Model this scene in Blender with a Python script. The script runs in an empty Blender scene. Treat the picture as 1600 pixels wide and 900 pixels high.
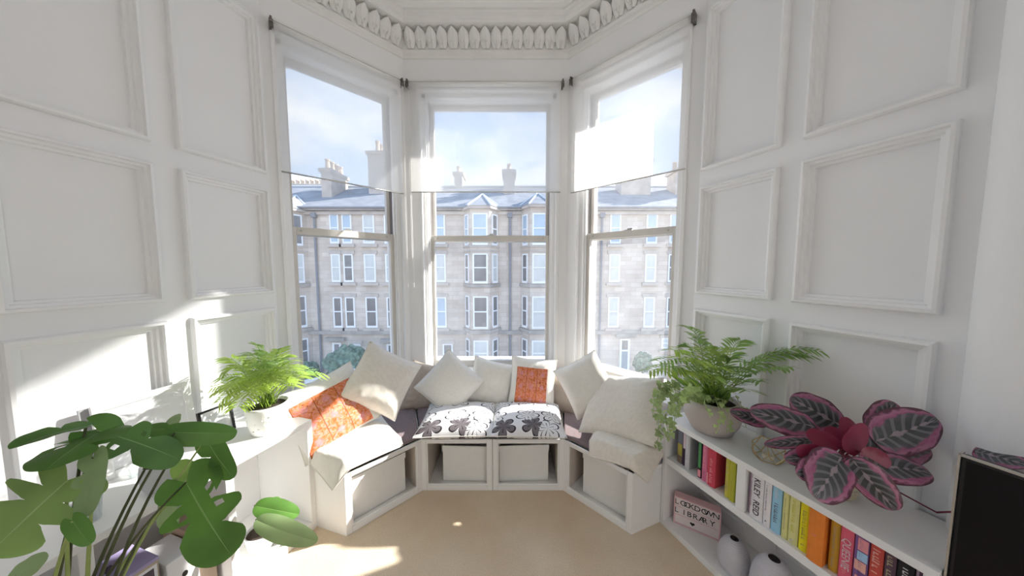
import bpy, math, random
from mathutils import Vector, Matrix, noise
R = math.radians
scene = bpy.context.scene
COL = scene.collection

# ------------------------------------------------------------------ camera, sky, sun, exposure
FPX, PITCH, EYE = 450.0, R(4.2), 1.4          # focal length in pixels of the 1600 wide frame
cam_d = bpy.data.cameras.new('camera'); cam = bpy.data.objects.new('camera', cam_d); COL.objects.link(cam)
cam_d.sensor_width = 36.0; cam_d.lens = 36.0 * FPX / 1600.0; cam_d.clip_start = 0.02; cam_d.clip_end = 500
cam.location = (0, 0, EYE); cam.rotation_euler = (R(90) - PITCH, 0, 0)
scene.camera = cam

SUN_AZ, SUN_EL, SUN_E = 21.0, 28.0, 9.5       # azimuth from +X towards +Y
SKY_E, EXPOSURE = 1.45, 0.70
world = bpy.data.worlds.new('sky'); scene.world = world; world.use_nodes = True
def build_world():
    nt = world.node_tree; N = nt.nodes; L = nt.links; N.clear()
    out = N.new('ShaderNodeOutputWorld'); bg = N.new('ShaderNodeBackground')
    tc = N.new('ShaderNodeTexCoord'); sep = N.new('ShaderNodeSeparateXYZ')
    L.new(tc.outputs['Generated'], sep.inputs[0])
    ramp = N.new('ShaderNodeValToRGB'); cr = ramp.color_ramp
    cr.elements[0].position = 0.0; cr.elements[0].color = (0.62, 0.72, 0.84, 1)
    cr.elements[1].position = 0.75; cr.elements[1].color = (0.20, 0.40, 0.76, 1)
    L.new(sep.outputs[2], ramp.inputs[0])
    mp = N.new('ShaderNodeMapping'); mp.inputs['Scale'].default_value = (1.0, 1.0, 2.2)
    L.new(tc.outputs['Generated'], mp.inputs[0])
    nz = N.new('ShaderNodeTexNoise'); nz.inputs['Scale'].default_value = 2.6; nz.inputs['Detail'].default_value = 7
    nz.inputs['Roughness'].default_value = 0.55
    L.new(mp.outputs[0], nz.inputs['Vector'])
    cl = N.new('ShaderNodeValToRGB'); cl.color_ramp.elements[0].position = 0.47; cl.color_ramp.elements[1].position = 0.70
    L.new(nz.outputs['Fac'], cl.inputs[0])
    mix = N.new('ShaderNodeMixRGB'); mix.inputs[2].default_value = (0.88, 0.89, 0.91, 1)
    L.new(cl.outputs[0], mix.inputs[0]); L.new(ramp.outputs[0], mix.inputs[1])
    gnd = N.new('ShaderNodeMixRGB'); gnd.inputs[2].default_value = (0.46, 0.44, 0.42, 1)
    lt = N.new('ShaderNodeMath'); lt.operation = 'LESS_THAN'; lt.inputs[1].default_value = -0.01
    L.new(sep.outputs[2], lt.inputs[0]); L.new(lt.outputs[0], gnd.inputs[0]); L.new(mix.outputs[0], gnd.inputs[1])
    L.new(gnd.outputs[0], bg.inputs[0]); bg.inputs[1].default_value = SKY_E
    L.new(bg.outputs[0], out.inputs[0])
build_world()
sun_d = bpy.data.lights.new('sun', 'SUN'); sun = bpy.data.objects.new('sun', sun_d); COL.objects.link(sun)
sun_d.energy = SUN_E; sun_d.angle = R(0.9); sun_d.color = (1.0, 0.965, 0.91)
sdir = Vector((math.cos(R(SUN_EL)) * math.cos(R(SUN_AZ)), math.cos(R(SUN_EL)) * math.sin(R(SUN_AZ)), math.sin(R(SUN_EL))))
sun.rotation_euler = sdir.to_track_quat('Z', 'Y').to_euler(); sun.location = (8, 8, 8)
vs = scene.view_settings
vs.view_transform = 'Standard'; vs.look = 'None'; vs.gamma = 1.0; vs.exposure = EXPOSURE; vs.use_curve_mapping = False
scene.cycles.max_bounces = 10; scene.cycles.diffuse_bounces = 6; scene.cycles.transparent_max_bounces = 24
scene.cycles.sample_clamp_indirect = 6.0; scene.cycles.use_denoising = True
scene.cycles.caustics_reflective = False; scene.cycles.caustics_refractive = False

# ------------------------------------------------------------------ measuring: a picture point on a real plane
_fw = Vector((0, math.cos(PITCH), -math.sin(PITCH))); _up = Vector((0, math.sin(PITCH), math.cos(PITCH)))
CAM = Vector((0, 0, EYE))
def _ray(x, y): return _fw + Vector((1, 0, 0)) * ((x - 800) / FPX) + _up * ((450 - y) / FPX)
def on_z(x, y, z): r = _ray(x, y); return CAM + r * ((z - EYE) / r.z)
def on_y(x, y, Y): r = _ray(x, y); return CAM + r * (Y / r.y)
def on_plane(x, y, p, n): r = _ray(x, y); return CAM + r * ((Vector(p) - CAM).dot(n) / r.dot(n))

# ------------------------------------------------------------------ helpers
class MB:
    """collects geometry that becomes ONE mesh object"""
    def __init__(s): s.v = []; s.f = []; s.uv = []; s.mi = []
    def add(s, vs, fs, uvs=None, mi=0):
        o = len(s.v); s.v += [tuple(q) for q in vs]
        for k, f in enumerate(fs):
            s.f.append(tuple(i + o for i in f)); s.mi.append(mi)
            s.uv.append([uvs[i] for i in f] if uvs else None)
        return s
    def box(s, x0, x1, y0, y1, z0, z1, mi=0):
        v = [(x0,y0,z0),(x1,y0,z0),(x1,y1,z0),(x0,y1,z0),(x0,y0,z1),(x1,y0,z1),(x1,y1,z1),(x0,y1,z1)]
        return s.add(v, [(0,3,2,1),(4,5,6,7),(0,1,5,4),(1,2,6,5),(2,3,7,6),(3,0,4,7)], None, mi)
    def prism(s, poly, z0, z1, mi=0):
        n = len(poly); a = sum(poly[i][0]*poly[(i+1)%n][1]-poly[(i+1)%n][0]*poly[i][1] for i in range(n))
        if a < 0: poly = poly[::-1]
        v = [(p[0],p[1],z0) for p in poly] + [(p[0],p[1],z1) for p in poly]
        f = [tuple(range(n))[::-1], tuple(range(n, 2*n))] + [(i,(i+1)%n,n+(i+1)%n,n+i) for i in range(n)]
        return s.add(v, f, None, mi)
    def lathe(s, prof, n=24, c=(0,0,0), mi=0, close=True):
        v = []; f = []; m = len(prof)
        for r, z in prof:
            for k in range(n):
                a = 2*math.pi*k/n; v.append((c[0]+r*math.cos(a), c[1]+r*math.sin(a), c[2]+z))
        for i in range(m-1):
            for k in range(n):
                f.append((i*n+k, i*n+(k+1)%n, (i+1)*n+(k+1)%n, (i+1)*n+k))
        if close:
            f.append(tuple(range(n))[::-1]); f.append(tuple((m-1)*n+k for k in range(n)))
        return s.add(v, f, None, mi)
    def tube(s, pts, rad, n=6, mi=0):
        pts = [Vector(p) for p in pts]; v = []; f = []; m = len(pts)
        ref = None
        for i, p in enumerate(pts):
            t = (pts[min(i+1,m-1)] - pts[max(i-1,0)]).normalized()
            if ref is None:
                ref = Vector((0,0,1)) if abs(t.z) < 0.9 else Vector((1,0,0))
            a = (ref - t*ref.dot(t))
            a = a.normalized() if a.length > 1e-5 else t.orthogonal().normalized(); ref = a
            b = t.cross(a); r = rad(i/(m-1)) if callable(rad) else rad
            for k in range(n):
                w = 2*math.pi*k/n; q = p + a*(r*math.cos(w)) + b*(r*math.sin(w)); v.append(q)
        for i in range(m-1):
            for k in range(n): f.append((i*n+k, i*n+(k+1)%n, (i+1)*n+(k+1)%n, (i+1)*n+k))
        f.append(tuple(range(n))[::-1]); f.append(tuple((m-1)*n+k for k in range(n)))
        return s.add(v, f, None, mi)
    def mesh(s, name, mats, smooth=False):
        me = bpy.data.meshes.new(name); me.from_pydata(s.v, [], s.f)
        if not isinstance(mats, (list, tuple)): mats = [mats]
        for m in mats: me.materials.append(m)
        if len(mats) > 1: me.polygons.foreach_set('material_index', s.mi)
        if any(u for u in s.uv):
            lay = me.uv_layers.new(name='UVMap'); k = 0
            for u, f in zip(s.uv, s.f):
                for j in range(len(f)):
                    lay.data[k].uv = u[j] if u else (0, 0); k += 1
        if smooth: me.polygons.foreach_set('use_smooth', [True]*len(me.polygons))
        me.update(); return me
    def build(s, name, mats, parent=None, smooth=False, bevel=0):
        return link(name, s.mesh(name, mats, smooth), parent, bevel)
def link(name, me, parent=None, bevel=0):
    o = bpy.data.objects.new(name, me); COL.objects.link(o)
    if parent: o.parent = parent
    if bevel:
        m = o.modifiers.new('bevel', 'BEVEL'); m.width = bevel; m.segments = 2; m.limit_method = 'ANGLE'; m.angle_limit = R(40)
    return o
def tag(o, label, cat, group=None):
    o['label'] = label; o['category'] = cat
    if group: o['group'] = group
    return o
def struct(o): o['kind'] = 'structure'; return o
def thing(name, label, cat, loc=(0,0,0), rz=0, group=None):
    o = bpy.data.objects.new(name, None); COL.objects.link(o); o.location = loc; o.rotation_euler = (0,0,rz)
    o.empty_display_size = 0.05
    return tag(o, label, cat, group)
def holder(name, loc=(0,0,0), rz=0):
    o = bpy.data.objects.new(name, None); COL.objects.link(o); o.location = loc; o.rotation_euler = (0,0,rz)
    o.empty_display_size = 0.05; return struct(o)
def copy_tree(o, parent=None):
    c = o.copy(); COL.objects.link(c)
    if parent: c.parent = parent
    for ch in list(o.children): copy_tree(ch, c)
    return c
_tx = {}
def text_mesh(body, size, mat, extrude=0.0004, align='CENTER'):
    cu = bpy.data.curves.new('lettering', 'FONT'); cu.body = body; cu.size = size; cu.extrude = extrude
    cu.align_x = align; cu.align_y = 'CENTER'; cu.resolution_u = 3
    ob = bpy.data.objects.new('lettering', cu); COL.objects.link(ob)
    dg = bpy.context.evaluated_depsgraph_get(); me = bpy.data.meshes.new_from_object(ob.evaluated_get(dg))
    bpy.data.objects.remove(ob); bpy.data.curves.remove(cu)
    me.materials.clear(); me.materials.append(mat); return me

# ------------------------------------------------------------------ materials (all procedural)
def new_mat(name):
    m = bpy.data.materials.new(name); m.use_nodes = True; nt = m.node_tree; nt.nodes.clear()
    out = nt.nodes.new('ShaderNodeOutputMaterial'); return m, nt.nodes, nt.links, out
def mat(name, c, rough=0.55, var=0.05, scale=12.0, bump=0.0, bscale=None, spec=0.3, metal=0.0, stretch=(1,1,1), transl=0.0):
    m, N, L, out = new_mat(name)
    p = N.new('ShaderNodeBsdfPrincipled'); p.inputs['Roughness'].default_value = rough; p.inputs['Metallic'].default_value = metal
    p.inputs['Specular IOR Level'].default_value = spec
    tc = N.new('ShaderNodeTexCoord'); mp = N.new('ShaderNodeMapping'); mp.inputs['Scale'].default_value = stretch
    L.new(tc.outputs['Object'], mp.inputs[0])
    nz = N.new('ShaderNodeTexNoise'); nz.inputs['Scale'].default_value = scale; nz.inputs['Detail'].default_value = 5
    L.new(mp.outputs[0], nz.inputs['Vector'])
    cr = N.new('ShaderNodeValToRGB'); cr.color_ramp.elements[0].position = 0.3; cr.color_ramp.elements[1].position = 0.7
    cr.color_ramp.elements[0].color = (*[max(0, q*(1-var)) for q in c], 1); cr.color_ramp.elements[1].color = (*[min(1, q*(1+var)) for q in c], 1)
    L.new(nz.outputs['Fac'], cr.inputs[0]); L.new(cr.outputs[0], p.inputs['Base Color'])
    if bump:
        n2 = N.new('ShaderNodeTexNoise'); n2.inputs['Scale'].default_value = bscale or scale*6; n2.inputs['Detail'].default_value = 3
        L.new(mp.outputs[0], n2.inputs['Vector'])
        b = N.new('ShaderNodeBump'); b.inputs['Strength'].default_value = bump; b.inputs['Distance'].default_value = 0.01
        L.new(n2.outputs['Fac'], b.inputs['Height']); L.new(b.outputs[0], p.inputs['Normal'])
    if transl:
        t = N.new('ShaderNodeBsdfTranslucent'); L.new(cr.outputs[0], t.inputs[0]); mx = N.new('ShaderNodeMixShader')
        mx.inputs[0].default_value = transl; L.new(p.outputs[0], mx.inputs[1]); L.new(t.outputs[0], mx.inputs[2]); L.new(mx.outputs[0], out.inputs[0])
    else: L.new(p.outputs[0], out.inputs[0])
    return m
M = {}
M['wall'] = mat('white_wall_paint', (0.85, 0.85, 0.855), 0.5, 0.012, 3, 0.02, 60)
M['trim'] = mat('white_gloss_trim', (0.86, 0.858, 0.855), 0.35, 0.012, 5, 0.01, 50, 0.4)
M['plaster'] = mat('old_plaster_white', (0.82, 0.81, 0.79), 0.6, 0.03, 8, 0.05, 40)
M['ceiling'] = mat('ceiling_white', (0.87, 0.865, 0.85), 0.6, 0.01, 3)
M['sash'] = mat('sash_cream_paint', (0.66, 0.63, 0.585), 0.4, 0.03, 10, 0.02, 80, 0.4)
M['sash_dark'] = mat('sash_groove_grey', (0.24, 0.22, 0.22), 0.6, 0.05)
M['unit'] = mat('white_laminate', (0.84, 0.835, 0.83), 0.35, 0.01, 6, 0, None, 0.4)
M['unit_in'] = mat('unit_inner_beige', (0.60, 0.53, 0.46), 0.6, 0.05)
M['storage'] = mat('storage_box_white_card', (0.79, 0.785, 0.765), 0.7, 0.02, 25, 0.05, 300)
M['cream'] = mat('cream_cotton', (0.84, 0.815, 0.76), 0.9, 0.03, 30, 0.25, 500, 0.1)
M['weave'] = mat('cream_woven_cotton', (0.84, 0.82, 0.77), 0.9, 0.05, 120, 0.4, 420, 0.1)
M['linen'] = mat('beige_linen', (0.79, 0.745, 0.675), 0.9, 0.05, 40, 0.3, 400, 0.1, 0, (1, 3, 1))
M['shaded_linen'] = mat('shaded_beige_linen', (0.50, 0.43, 0.37), 0.9, 0.05, 40, 0.3, 400, 0.1)  # beige linen with the shade behind other cushions put into its colour
M['mauve'] = mat('mauve_brown_fabric', (0.26, 0.205, 0.21), 0.9, 0.08, 60, 0.3, 500, 0.1)
M['metal'] = mat('brushed_metal', (0.55, 0.53, 0.50), 0.35, 0.05, 30, 0, None, 0.5, 0.9)
M['dark_metal'] = mat('dark_bracket_metal', (0.16, 0.14, 0.13), 0.4, 0.1, 30, 0, None, 0.5, 0.7)
M['gold'] = mat('gold_wire', (0.62, 0.47, 0.24), 0.3, 0.05, 30, 0, None, 0.5, 0.85)
M['wax'] = mat('cream_wax', (0.82, 0.76, 0.62), 0.5, 0.02)
M['stem'] = mat('dark_green_stem', (0.075, 0.085, 0.035), 0.5, 0.3, 14)
M['pale_stem'] = mat('pale_green_stem', (0.32, 0.40, 0.13), 0.5, 0.15, 20)
M['soil'] = mat('dark_soil', (0.06, 0.045, 0.035), 0.95, 0.3, 60, 0.5, 120)
M['black_gloss'] = mat('screen_black', (0.006, 0.005, 0.006), 0.35, 0.1, 2, 0, None, 0.2)
M['black'] = mat('black_plastic', (0.02, 0.018, 0.02), 0.4, 0.1)
M['ink'] = mat('black_ink', (0.02, 0.02, 0.022), 0.6, 0.05)
M['white_ink'] = mat('white_ink', (0.82, 0.81, 0.80), 0.6, 0.02)
M['page'] = mat('paper_pages', (0.74, 0.68, 0.56), 0.9, 0.08, 60, 0, None, 0.1, 0, (1, 1, 40))
def carpet():
    m, N, L, out = new_mat('beige_carpet')
    p = N.new('ShaderNodeBsdfPrincipled'); p.inputs['Roughness'].default_value = 0.95; p.inputs['Specular IOR Level'].default_value = 0.05
    tc = N.new('ShaderNodeTexCoord'); a = N.new('ShaderNodeTexNoise'); a.inputs['Scale'].default_value = 2.2; a.inputs['Detail'].default_value = 4
    L.new(tc.outputs['Object'], a.inputs['Vector']); b = N.new('ShaderNodeTexNoise'); b.inputs['Scale'].default_value = 190; b.inputs['Detail'].default_value = 3
    L.new(tc.outputs['Object'], b.inputs['Vector'])
    r1 = N.new('ShaderNodeValToRGB'); r1.color_ramp.elements[0].color = (0.70, 0.555, 0.40, 1); r1.color_ramp.elements[1].color = (0.80, 0.675, 0.53, 1)
    r1.color_ramp.elements[0].position = 0.35; r1.color_ramp.elements[1].position = 0.65
    L.new(a.outputs['Fac'], r1.inputs[0])
    mx = N.new('ShaderNodeMixRGB'); mx.blend_type = 'MULTIPLY'; mx.inputs[0].default_value = 0.35
    r2 = N.new('ShaderNodeValToRGB'); r2.color_ramp.elements[0].position = 0.3; r2.color_ramp.elements[0].color = (0.6, 0.57, 0.52, 1); r2.color_ramp.elements[1].position = 0.65
    L.new(b.outputs['Fac'], r2.inputs[0]); L.new(r1.outputs[0], mx.inputs[1]); L.new(r2.outputs[0], mx.inputs[2]); L.new(mx.outputs[0], p.inputs['Base Color'])
    bp = N.new('ShaderNodeBump'); bp.inputs['Strength'].default_value = 0.5; bp.inputs['Distance'].default_value = 0.004
    L.new(b.outputs['Fac'], bp.inputs['Height']); L.new(bp.outputs[0], p.inputs['Normal']); L.new(p.outputs[0], out.inputs[0]); return m
M['carpet'] = carpet()
def glass(name, veil):
    """old window glass: clear, a thin film of dust that scatters, and a mirror gloss"""
    m, N, L, out = new_mat(name)
    tr = N.new('ShaderNodeBsdfTransparent'); tr.inputs[0].default_value = (0.96, 0.97, 0.97, 1)
    tl = N.new('ShaderNodeBsdfTranslucent'); tl.inputs[0].default_value = (0.95, 0.95, 0.95, 1)
    gl = N.new('ShaderNodeBsdfGlossy'); gl.inputs['Roughness'].default_value = 0.02
    tc = N.new('ShaderNodeTexCoord'); nz = N.new('ShaderNodeTexNoise'); nz.inputs['Scale'].default_value = 3; nz.inputs['Detail'].default_value = 5
    L.new(tc.outputs['Object'], nz.inputs['Vector'])
    mr = N.new('ShaderNodeMapRange'); mr.inputs[1].default_value = 0.3; mr.inputs[2].default_value = 0.7; mr.inputs[3].default_value = veil*0.6; mr.inputs[4].default_value = veil*1.4
    L.new(nz.outputs['Fac'], mr.inputs[0])
    m1 = N.new('ShaderNodeMixShader'); L.new(mr.outputs[0], m1.inputs[0]); L.new(tr.outputs[0], m1.inputs[1]); L.new(tl.outputs[0], m1.inputs[2])
    fr = N.new('ShaderNodeFresnel'); fr.inputs[0].default_value = 1.35
    m2 = N.new('ShaderNodeMixShader'); L.new(fr.outputs[0], m2.inputs[0]); L.new(m1.outputs[0], m2.inputs[1]); L.new(gl.outputs[0], m2.inputs[2])
    L.new(m2.outputs[0], out.inputs[0]); return m
M['glass'] = glass('dusty_window_glass', 0.055)
def clear_glass():
    m, N, L, out = new_mat('clear_drinking_glass')
    tr = N.new('ShaderNodeBsdfTransparent'); tr.inputs[0].default_value = (0.93, 0.95, 0.95, 1)
    gl = N.new('ShaderNodeBsdfPrincipled'); gl.inputs['Base Color'].default_value = (0.8, 0.83, 0.84, 1); gl.inputs['Roughness'].default_value = 0.08
    lw = N.new('ShaderNodeLayerWeight'); lw.inputs[0].default_value = 0.35
    mr = N.new('ShaderNodeMapRange'); mr.inputs[3].default_value = 0.06; mr.inputs[4].default_value = 0.55; L.new(lw.outputs['Facing'], mr.inputs[0])
    mx = N.new('ShaderNodeMixShader'); L.new(mr.outputs[0], mx.inputs[0]); L.new(tr.outputs[0], mx.inputs[1]); L.new(gl.outputs[0], mx.inputs[2]); L.new(mx.outputs[0], out.inputs[0]); return m
M['clear'] = clear_glass()
def blind_fabric():
    m, N, L, out = new_mat('sheer_blind_fabric')
    tr = N.new('ShaderNodeBsdfTransparent'); tl = N.new('ShaderNodeBsdfTranslucent'); tl.inputs[0].default_value = (0.93, 0.92, 0.90, 1)
    df = N.new('ShaderNodeBsdfDiffuse'); df.inputs[0].default_value = (0.80, 0.785, 0.76, 1)
    tc = N.new('ShaderNodeTexCoord'); nz = N.new('ShaderNodeTexNoise'); nz.inputs['Scale'].default_value = 260; L.new(tc.outputs['Object'], nz.inputs['Vector'])
    mr = N.new('ShaderNodeMapRange'); mr.inputs[3].default_value = 0.60; mr.inputs[4].default_value = 0.70; L.new(nz.outputs['Fac'], mr.inputs[0])
    a = N.new('ShaderNodeMixShader'); a.inputs[0].default_value = 0.45; L.new(tl.outputs[0], a.inputs[1]); L.new(df.outputs[0], a.inputs[2])
    b = N.new('ShaderNodeMixShader'); L.new(mr.outputs[0], b.inputs[0]); L.new(tr.outputs[0], b.inputs[1]); L.new(a.outputs[0], b.inputs[2])
    L.new(b.outputs[0], out.inputs[0]); return m
M['blind'] = blind_fabric()

# ------------------------------------------------------------------ plan of the room (metres)
LN = Vector((-1.41, 1.715, 0)); LC = Vector((-0.825, 2.30, 0)); RC = Vector((0.43, 2.30, 0)); RN = Vector((1.06, 1.67, 0))
AL, AR = R(16), R(21)                                   # splay of the two side walls
DL = Vector((-math.sin(AL), -math.cos(AL), 0)); DR = Vector((math.sin(AR), -math.cos(AR), 0))
LEND = LN + DL*2.5; REND = RN + DR*3.4  # left wall cut short, an added gap lets sky light in behind the camera
CEIL = 3.19
def frame_rz(d): return math.atan2(d.y, d.x)
RZ_L = frame_rz(-DL); RZ_R = frame_rz(DR); RZ_WL = R(45); RZ_WC = 0.0; RZ_WR = R(-45)
INNER = [LEND, LN, LC, RC, RN, REND]
def offset_line(pts, d):
    """the inner wall line moved d into the room, mitred"""
    out = []
    for i, p in enumerate(pts):
        ns = []
        for a, b in ((i-1, i), (i, i+1)):
            if 0 <= a and b < len(pts):
                t = (pts[b]-pts[a]).normalized(); ns.append(Vector((t.y, -t.x, 0)))
        n = sum(ns, Vector())/len(ns); n = n/ n.dot(ns[0])
        out.append(p + n*d)
    return out
def sweep(name, prof, mtl, k0=0, k1=5, parent=None, smooth=False):
    mb = MB(); rows = [[q + Vector((0,0,z)) for q in offset_line(INNER, d)[k0:k1+1]] for d, z in prof]
    m = len(rows[0]); v = [q for r in rows for q in r]; f = []
    for i in range(len(rows)-1):
        for k in range(m-1): f.append((i*m+k, (i+1)*m+k, (i+1)*m+k+1, i*m+k+1))
    mb.add(v, f); return mb.build(name, mtl, parent, smooth)

# floor and ceiling
fl = MB(); fl.prism([(-4.2,-2.2),(3.6,-2.2),(3.6,1.2),(1.9,2.75),(-2.2,2.75),(-4.2,1.2)], -0.25, 0.0); struct(fl.build('floor', M['carpet']))
ce = MB(); ce.prism([(-4.2,-2.2),(3.6,-2.2),(3.6,1.2),(1.9,2.75),(-2.2,2.75),(-4.2,1.2)], CEIL, CEIL+0.2); struct(ce.build('ceiling', M['ceiling']))

# ------------------------------------------------------------------ panelled side walls
ROWS = [(0.10, 0.50), (0.58, 1.162), (1.248, 1.842), (1.928, 2.775)]
MOULD = [(0,0),(0.0005,-0.016),(0.005,-0.026),(0.014,-0.028),(0.0165,-0.012),(0.026,-0.010),(0.029,0.004),(0.038,0.006),(0.0405,0.0235),(0.047,0.0245)]
def mould_mesh(x0, x1, z0, z1):
    mb = MB(); v = []; f = []
    for d, y in MOULD: v += [(x0+d,y,z0+d),(x1-d,y,z0+d),(x1-d,y,z1-d),(x0+d,y,z1-d)]
    for i in range(len(MOULD)-1):
        for k in range(4): f.append((i*4+k, i*4+(k+1)%4, (i+1)*4+(k+1)%4, (i+1)*4+k))
    return mb.add(v, f)
def panel_wall(name, o, rz, cols, length, sgn):
    T = 0.16; root = holder(name, o, rz)
    def X(s): return sgn*s
    def bx(mb, s0, s1, y0, y1, z0, z1): mb.box(min(X(s0),X(s1)), max(X(s0),X(s1)), y0, y1, z0, z1)
    b = MB(); bx(b, -0.06, length, 0.0255, T, 0, CEIL+0.1); b.build('backing', M['wall'], root)
    edges = [0.0] + [e for c in cols for e in c] + [length]
    fr = MB()
    for i in range(0, len(edges), 2): bx(fr, edges[i], edges[i+1], 0, 0.0256, 0, CEIL)
    fr.build('stiles', M['wall'], root)
    zs = [0.0] + [z for r in ROWS for z in r] + [CEIL]
    for c0, c1 in cols:
        rr = MB()
        for i in range(0, len(zs), 2): bx(rr, c0, c1, 0, 0.0256, zs[i], zs[i+1])
        rr.build('rails', M['wall'], root)
        for z0, z1 in ROWS:
            x0, x1 = sorted((X(c0), X(c1)))
            p = MB(); p.box(x0+0.03, x1-0.03, 0.0205, 0.0265, z0+0.03, z1-0.03); po = p.build('wall_panel', M['wall'], root)
            mould_mesh(x0, x1, z0, z1).build('panel_moulding', M['trim'], po)
    return root
COLS_L = [(0.02,0.39),(0.47,0.845),(0.925,1.30),(1.38,1.755),(1.835,2.21),(2.29,2.665)]
panel_wall('wall_left', LN, RZ_L, COLS_L[:5], 2.5, -1)
panel_wall('wall_right', RN, RZ_R, [(0.02,0.38),(0.455,0.825)], 3.4, 1)
# rounded pier on the right wall
pb = MB(); prof = [(0.875,0.02)]
for k in range(25):
    a = R(90*k/24); prof.append((0.875+0.11-0.11*math.cos(a), 0.0-0.11*math.sin(a)))
prof += [(2.3,-0.11),(2.3,0.02)]
pb.prism(prof, 0, CEIL); pier = struct(pb.build('wall_pier', M['wall'])); pier.location = RN; pier.rotation_euler = (0,0,RZ_R)
for p in pier.data.polygons: p.use_smooth = False

# back of the room
bw = MB(); bw.box(-4.2, 3.6, -2.3, -2.1, 0, CEIL); struct(bw.build('wall_back', M['wall']))

# ------------------------------------------------------------------ bay walls, windows, blinds
SILL, HEAD, RAIL0, RAIL1 = 0.56, 2.735, 1.605, 1.655
BAYS = [('left', LN, RZ_WL, (LC-LN).length, 0.062, 0.785), ('center', LC, RZ_WC, (RC-LC).length, 0.125, 1.168), ('right', RC, RZ_WR, (RN-RC).length, 0.098, 0.805)]
def bay(idx, side, o, rz, W, a, b):
    T = 0.30; e = 0.10
    root = holder('wall_bay_'+side, o, rz)
    mb = MB()
    mb.prism([(0,0),(a,0),(a,T),(-e,T)], 0, CEIL+0.1); mb.prism([(b,0),(W,0),(W+e,T),(b,T)], 0, CEIL+0.1)
    mb.box(a, b, 0, T, 0, SILL-0.031); mb.box(a, b, 0, T, HEAD, CEIL+0.1); mb.build('masonry', M['wall'], root)
    # window: box frame, lower and upper sash with their panes
    w = holder('window_%d' % (idx+1), o, rz)
    j = MB(); J = 0.028
    j.box(a, a+J, 0.03, 0.20, SILL, HEAD); j.box(b-J, b, 0.03, 0.20, SILL, HEAD); j.box(a, b, 0.03, 0.20, HEAD-0.03, HEAD)
    j.build('box_frame', M['trim'], w)
    for x0, x1 in ((a+J, a+J+0.012), (b-J-0.012, b-J)):
        q = MB(); q.box(x0, x1, 0.055, 0.072, SILL, HEAD-0.03); q.build('staff_bead', M['trim'], w)
    for x0 in (a+J, b-J-0.010):
        q = MB(); q.box(x0, x0+0.010, 0.113, 0.1345, RAIL1, HEAD-0.03); q.build('sash_groove', M['sash_dark'], w)
    q = MB(); q.box(a, b, -0.035, T+0.02, SILL-0.03, SILL); q.build('window_sill', M['trim'], w, bevel=0.006)
    # architrave round the opening, on the wall face
    ar = MB(); ar.box(a-0.022, a, -0.012, 0.0, SILL, HEAD+0.022); ar.box(b, b+0.022, -0.012, 0.0, SILL, HEAD+0.022); ar.box(a, b, -0.012, 0.0, HEAD, HEAD+0.022)
    ar.build('architrave', M['trim'], w, bevel=0.004)
    def sash(nm, y0, y1, z0, z1, st, tr, br):
        s = MB(); x0, x1 = a+J, b-J
        s.box(x0, x0+st, y0, y1, z0, z1); s.box(x1-st, x1, y0, y1, z0, z1)
        s.box(x0+st, x1-st, y0, y1, z1-tr, z1); s.box(x0+st, x1-st, y0, y1, z0, z0+br)
        so = s.build(nm, M['sash'], w, bevel=0.003)
        g = MB(); ym = (y0+y1)/2; g.add([(x0+st,ym,z0+br),(x1-st,ym,z0+br),(x1-st,ym,z1-tr),(x0+st,ym,z1-tr)], [(0,1,2,3)])
        g.build('pane', M['glass'], so); return so
    lo = sash('lower_sash', 0.075, 0.112, SILL, RAIL1, 0.036, 0.047, 0.055)
    sash('upper_sash', 0.135, 0.172, RAIL0, HEAD-0.03, 0.034, 0.03, 0.045)
    la = MB(); c = (a+b)/2; la.box(c-0.025, c+0.025, 0.085, 0.125, RAIL1, RAIL1+0.006); la.box(c-0.008, c+0.03, 0.095, 0.110, RAIL1+0.006, RAIL1+0.016)
    la.build('sash_latch', M['metal'], lo, bevel=0.002)
    for x in (a+0.09, b-0.09):
        k = MB(); k.lathe([(0.007,0),(0.007,0.003),(0.004,0.005)], 10); ko = k.build('screw', M['metal'], lo); ko.location = (x, 0.0745, RAIL1-0.022); ko.rotation_euler = (R(90),0,0)
    # outer stone reveal
    rv = MB(); rv.box(a-0.05, b+0.05, T, T+0.12, SILL-0.15, SILL-0.02); rv.build('outer_sill', M['plaster'], w)
    return root
for i, B in enumerate(BAYS): bay(i, *B)

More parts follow.
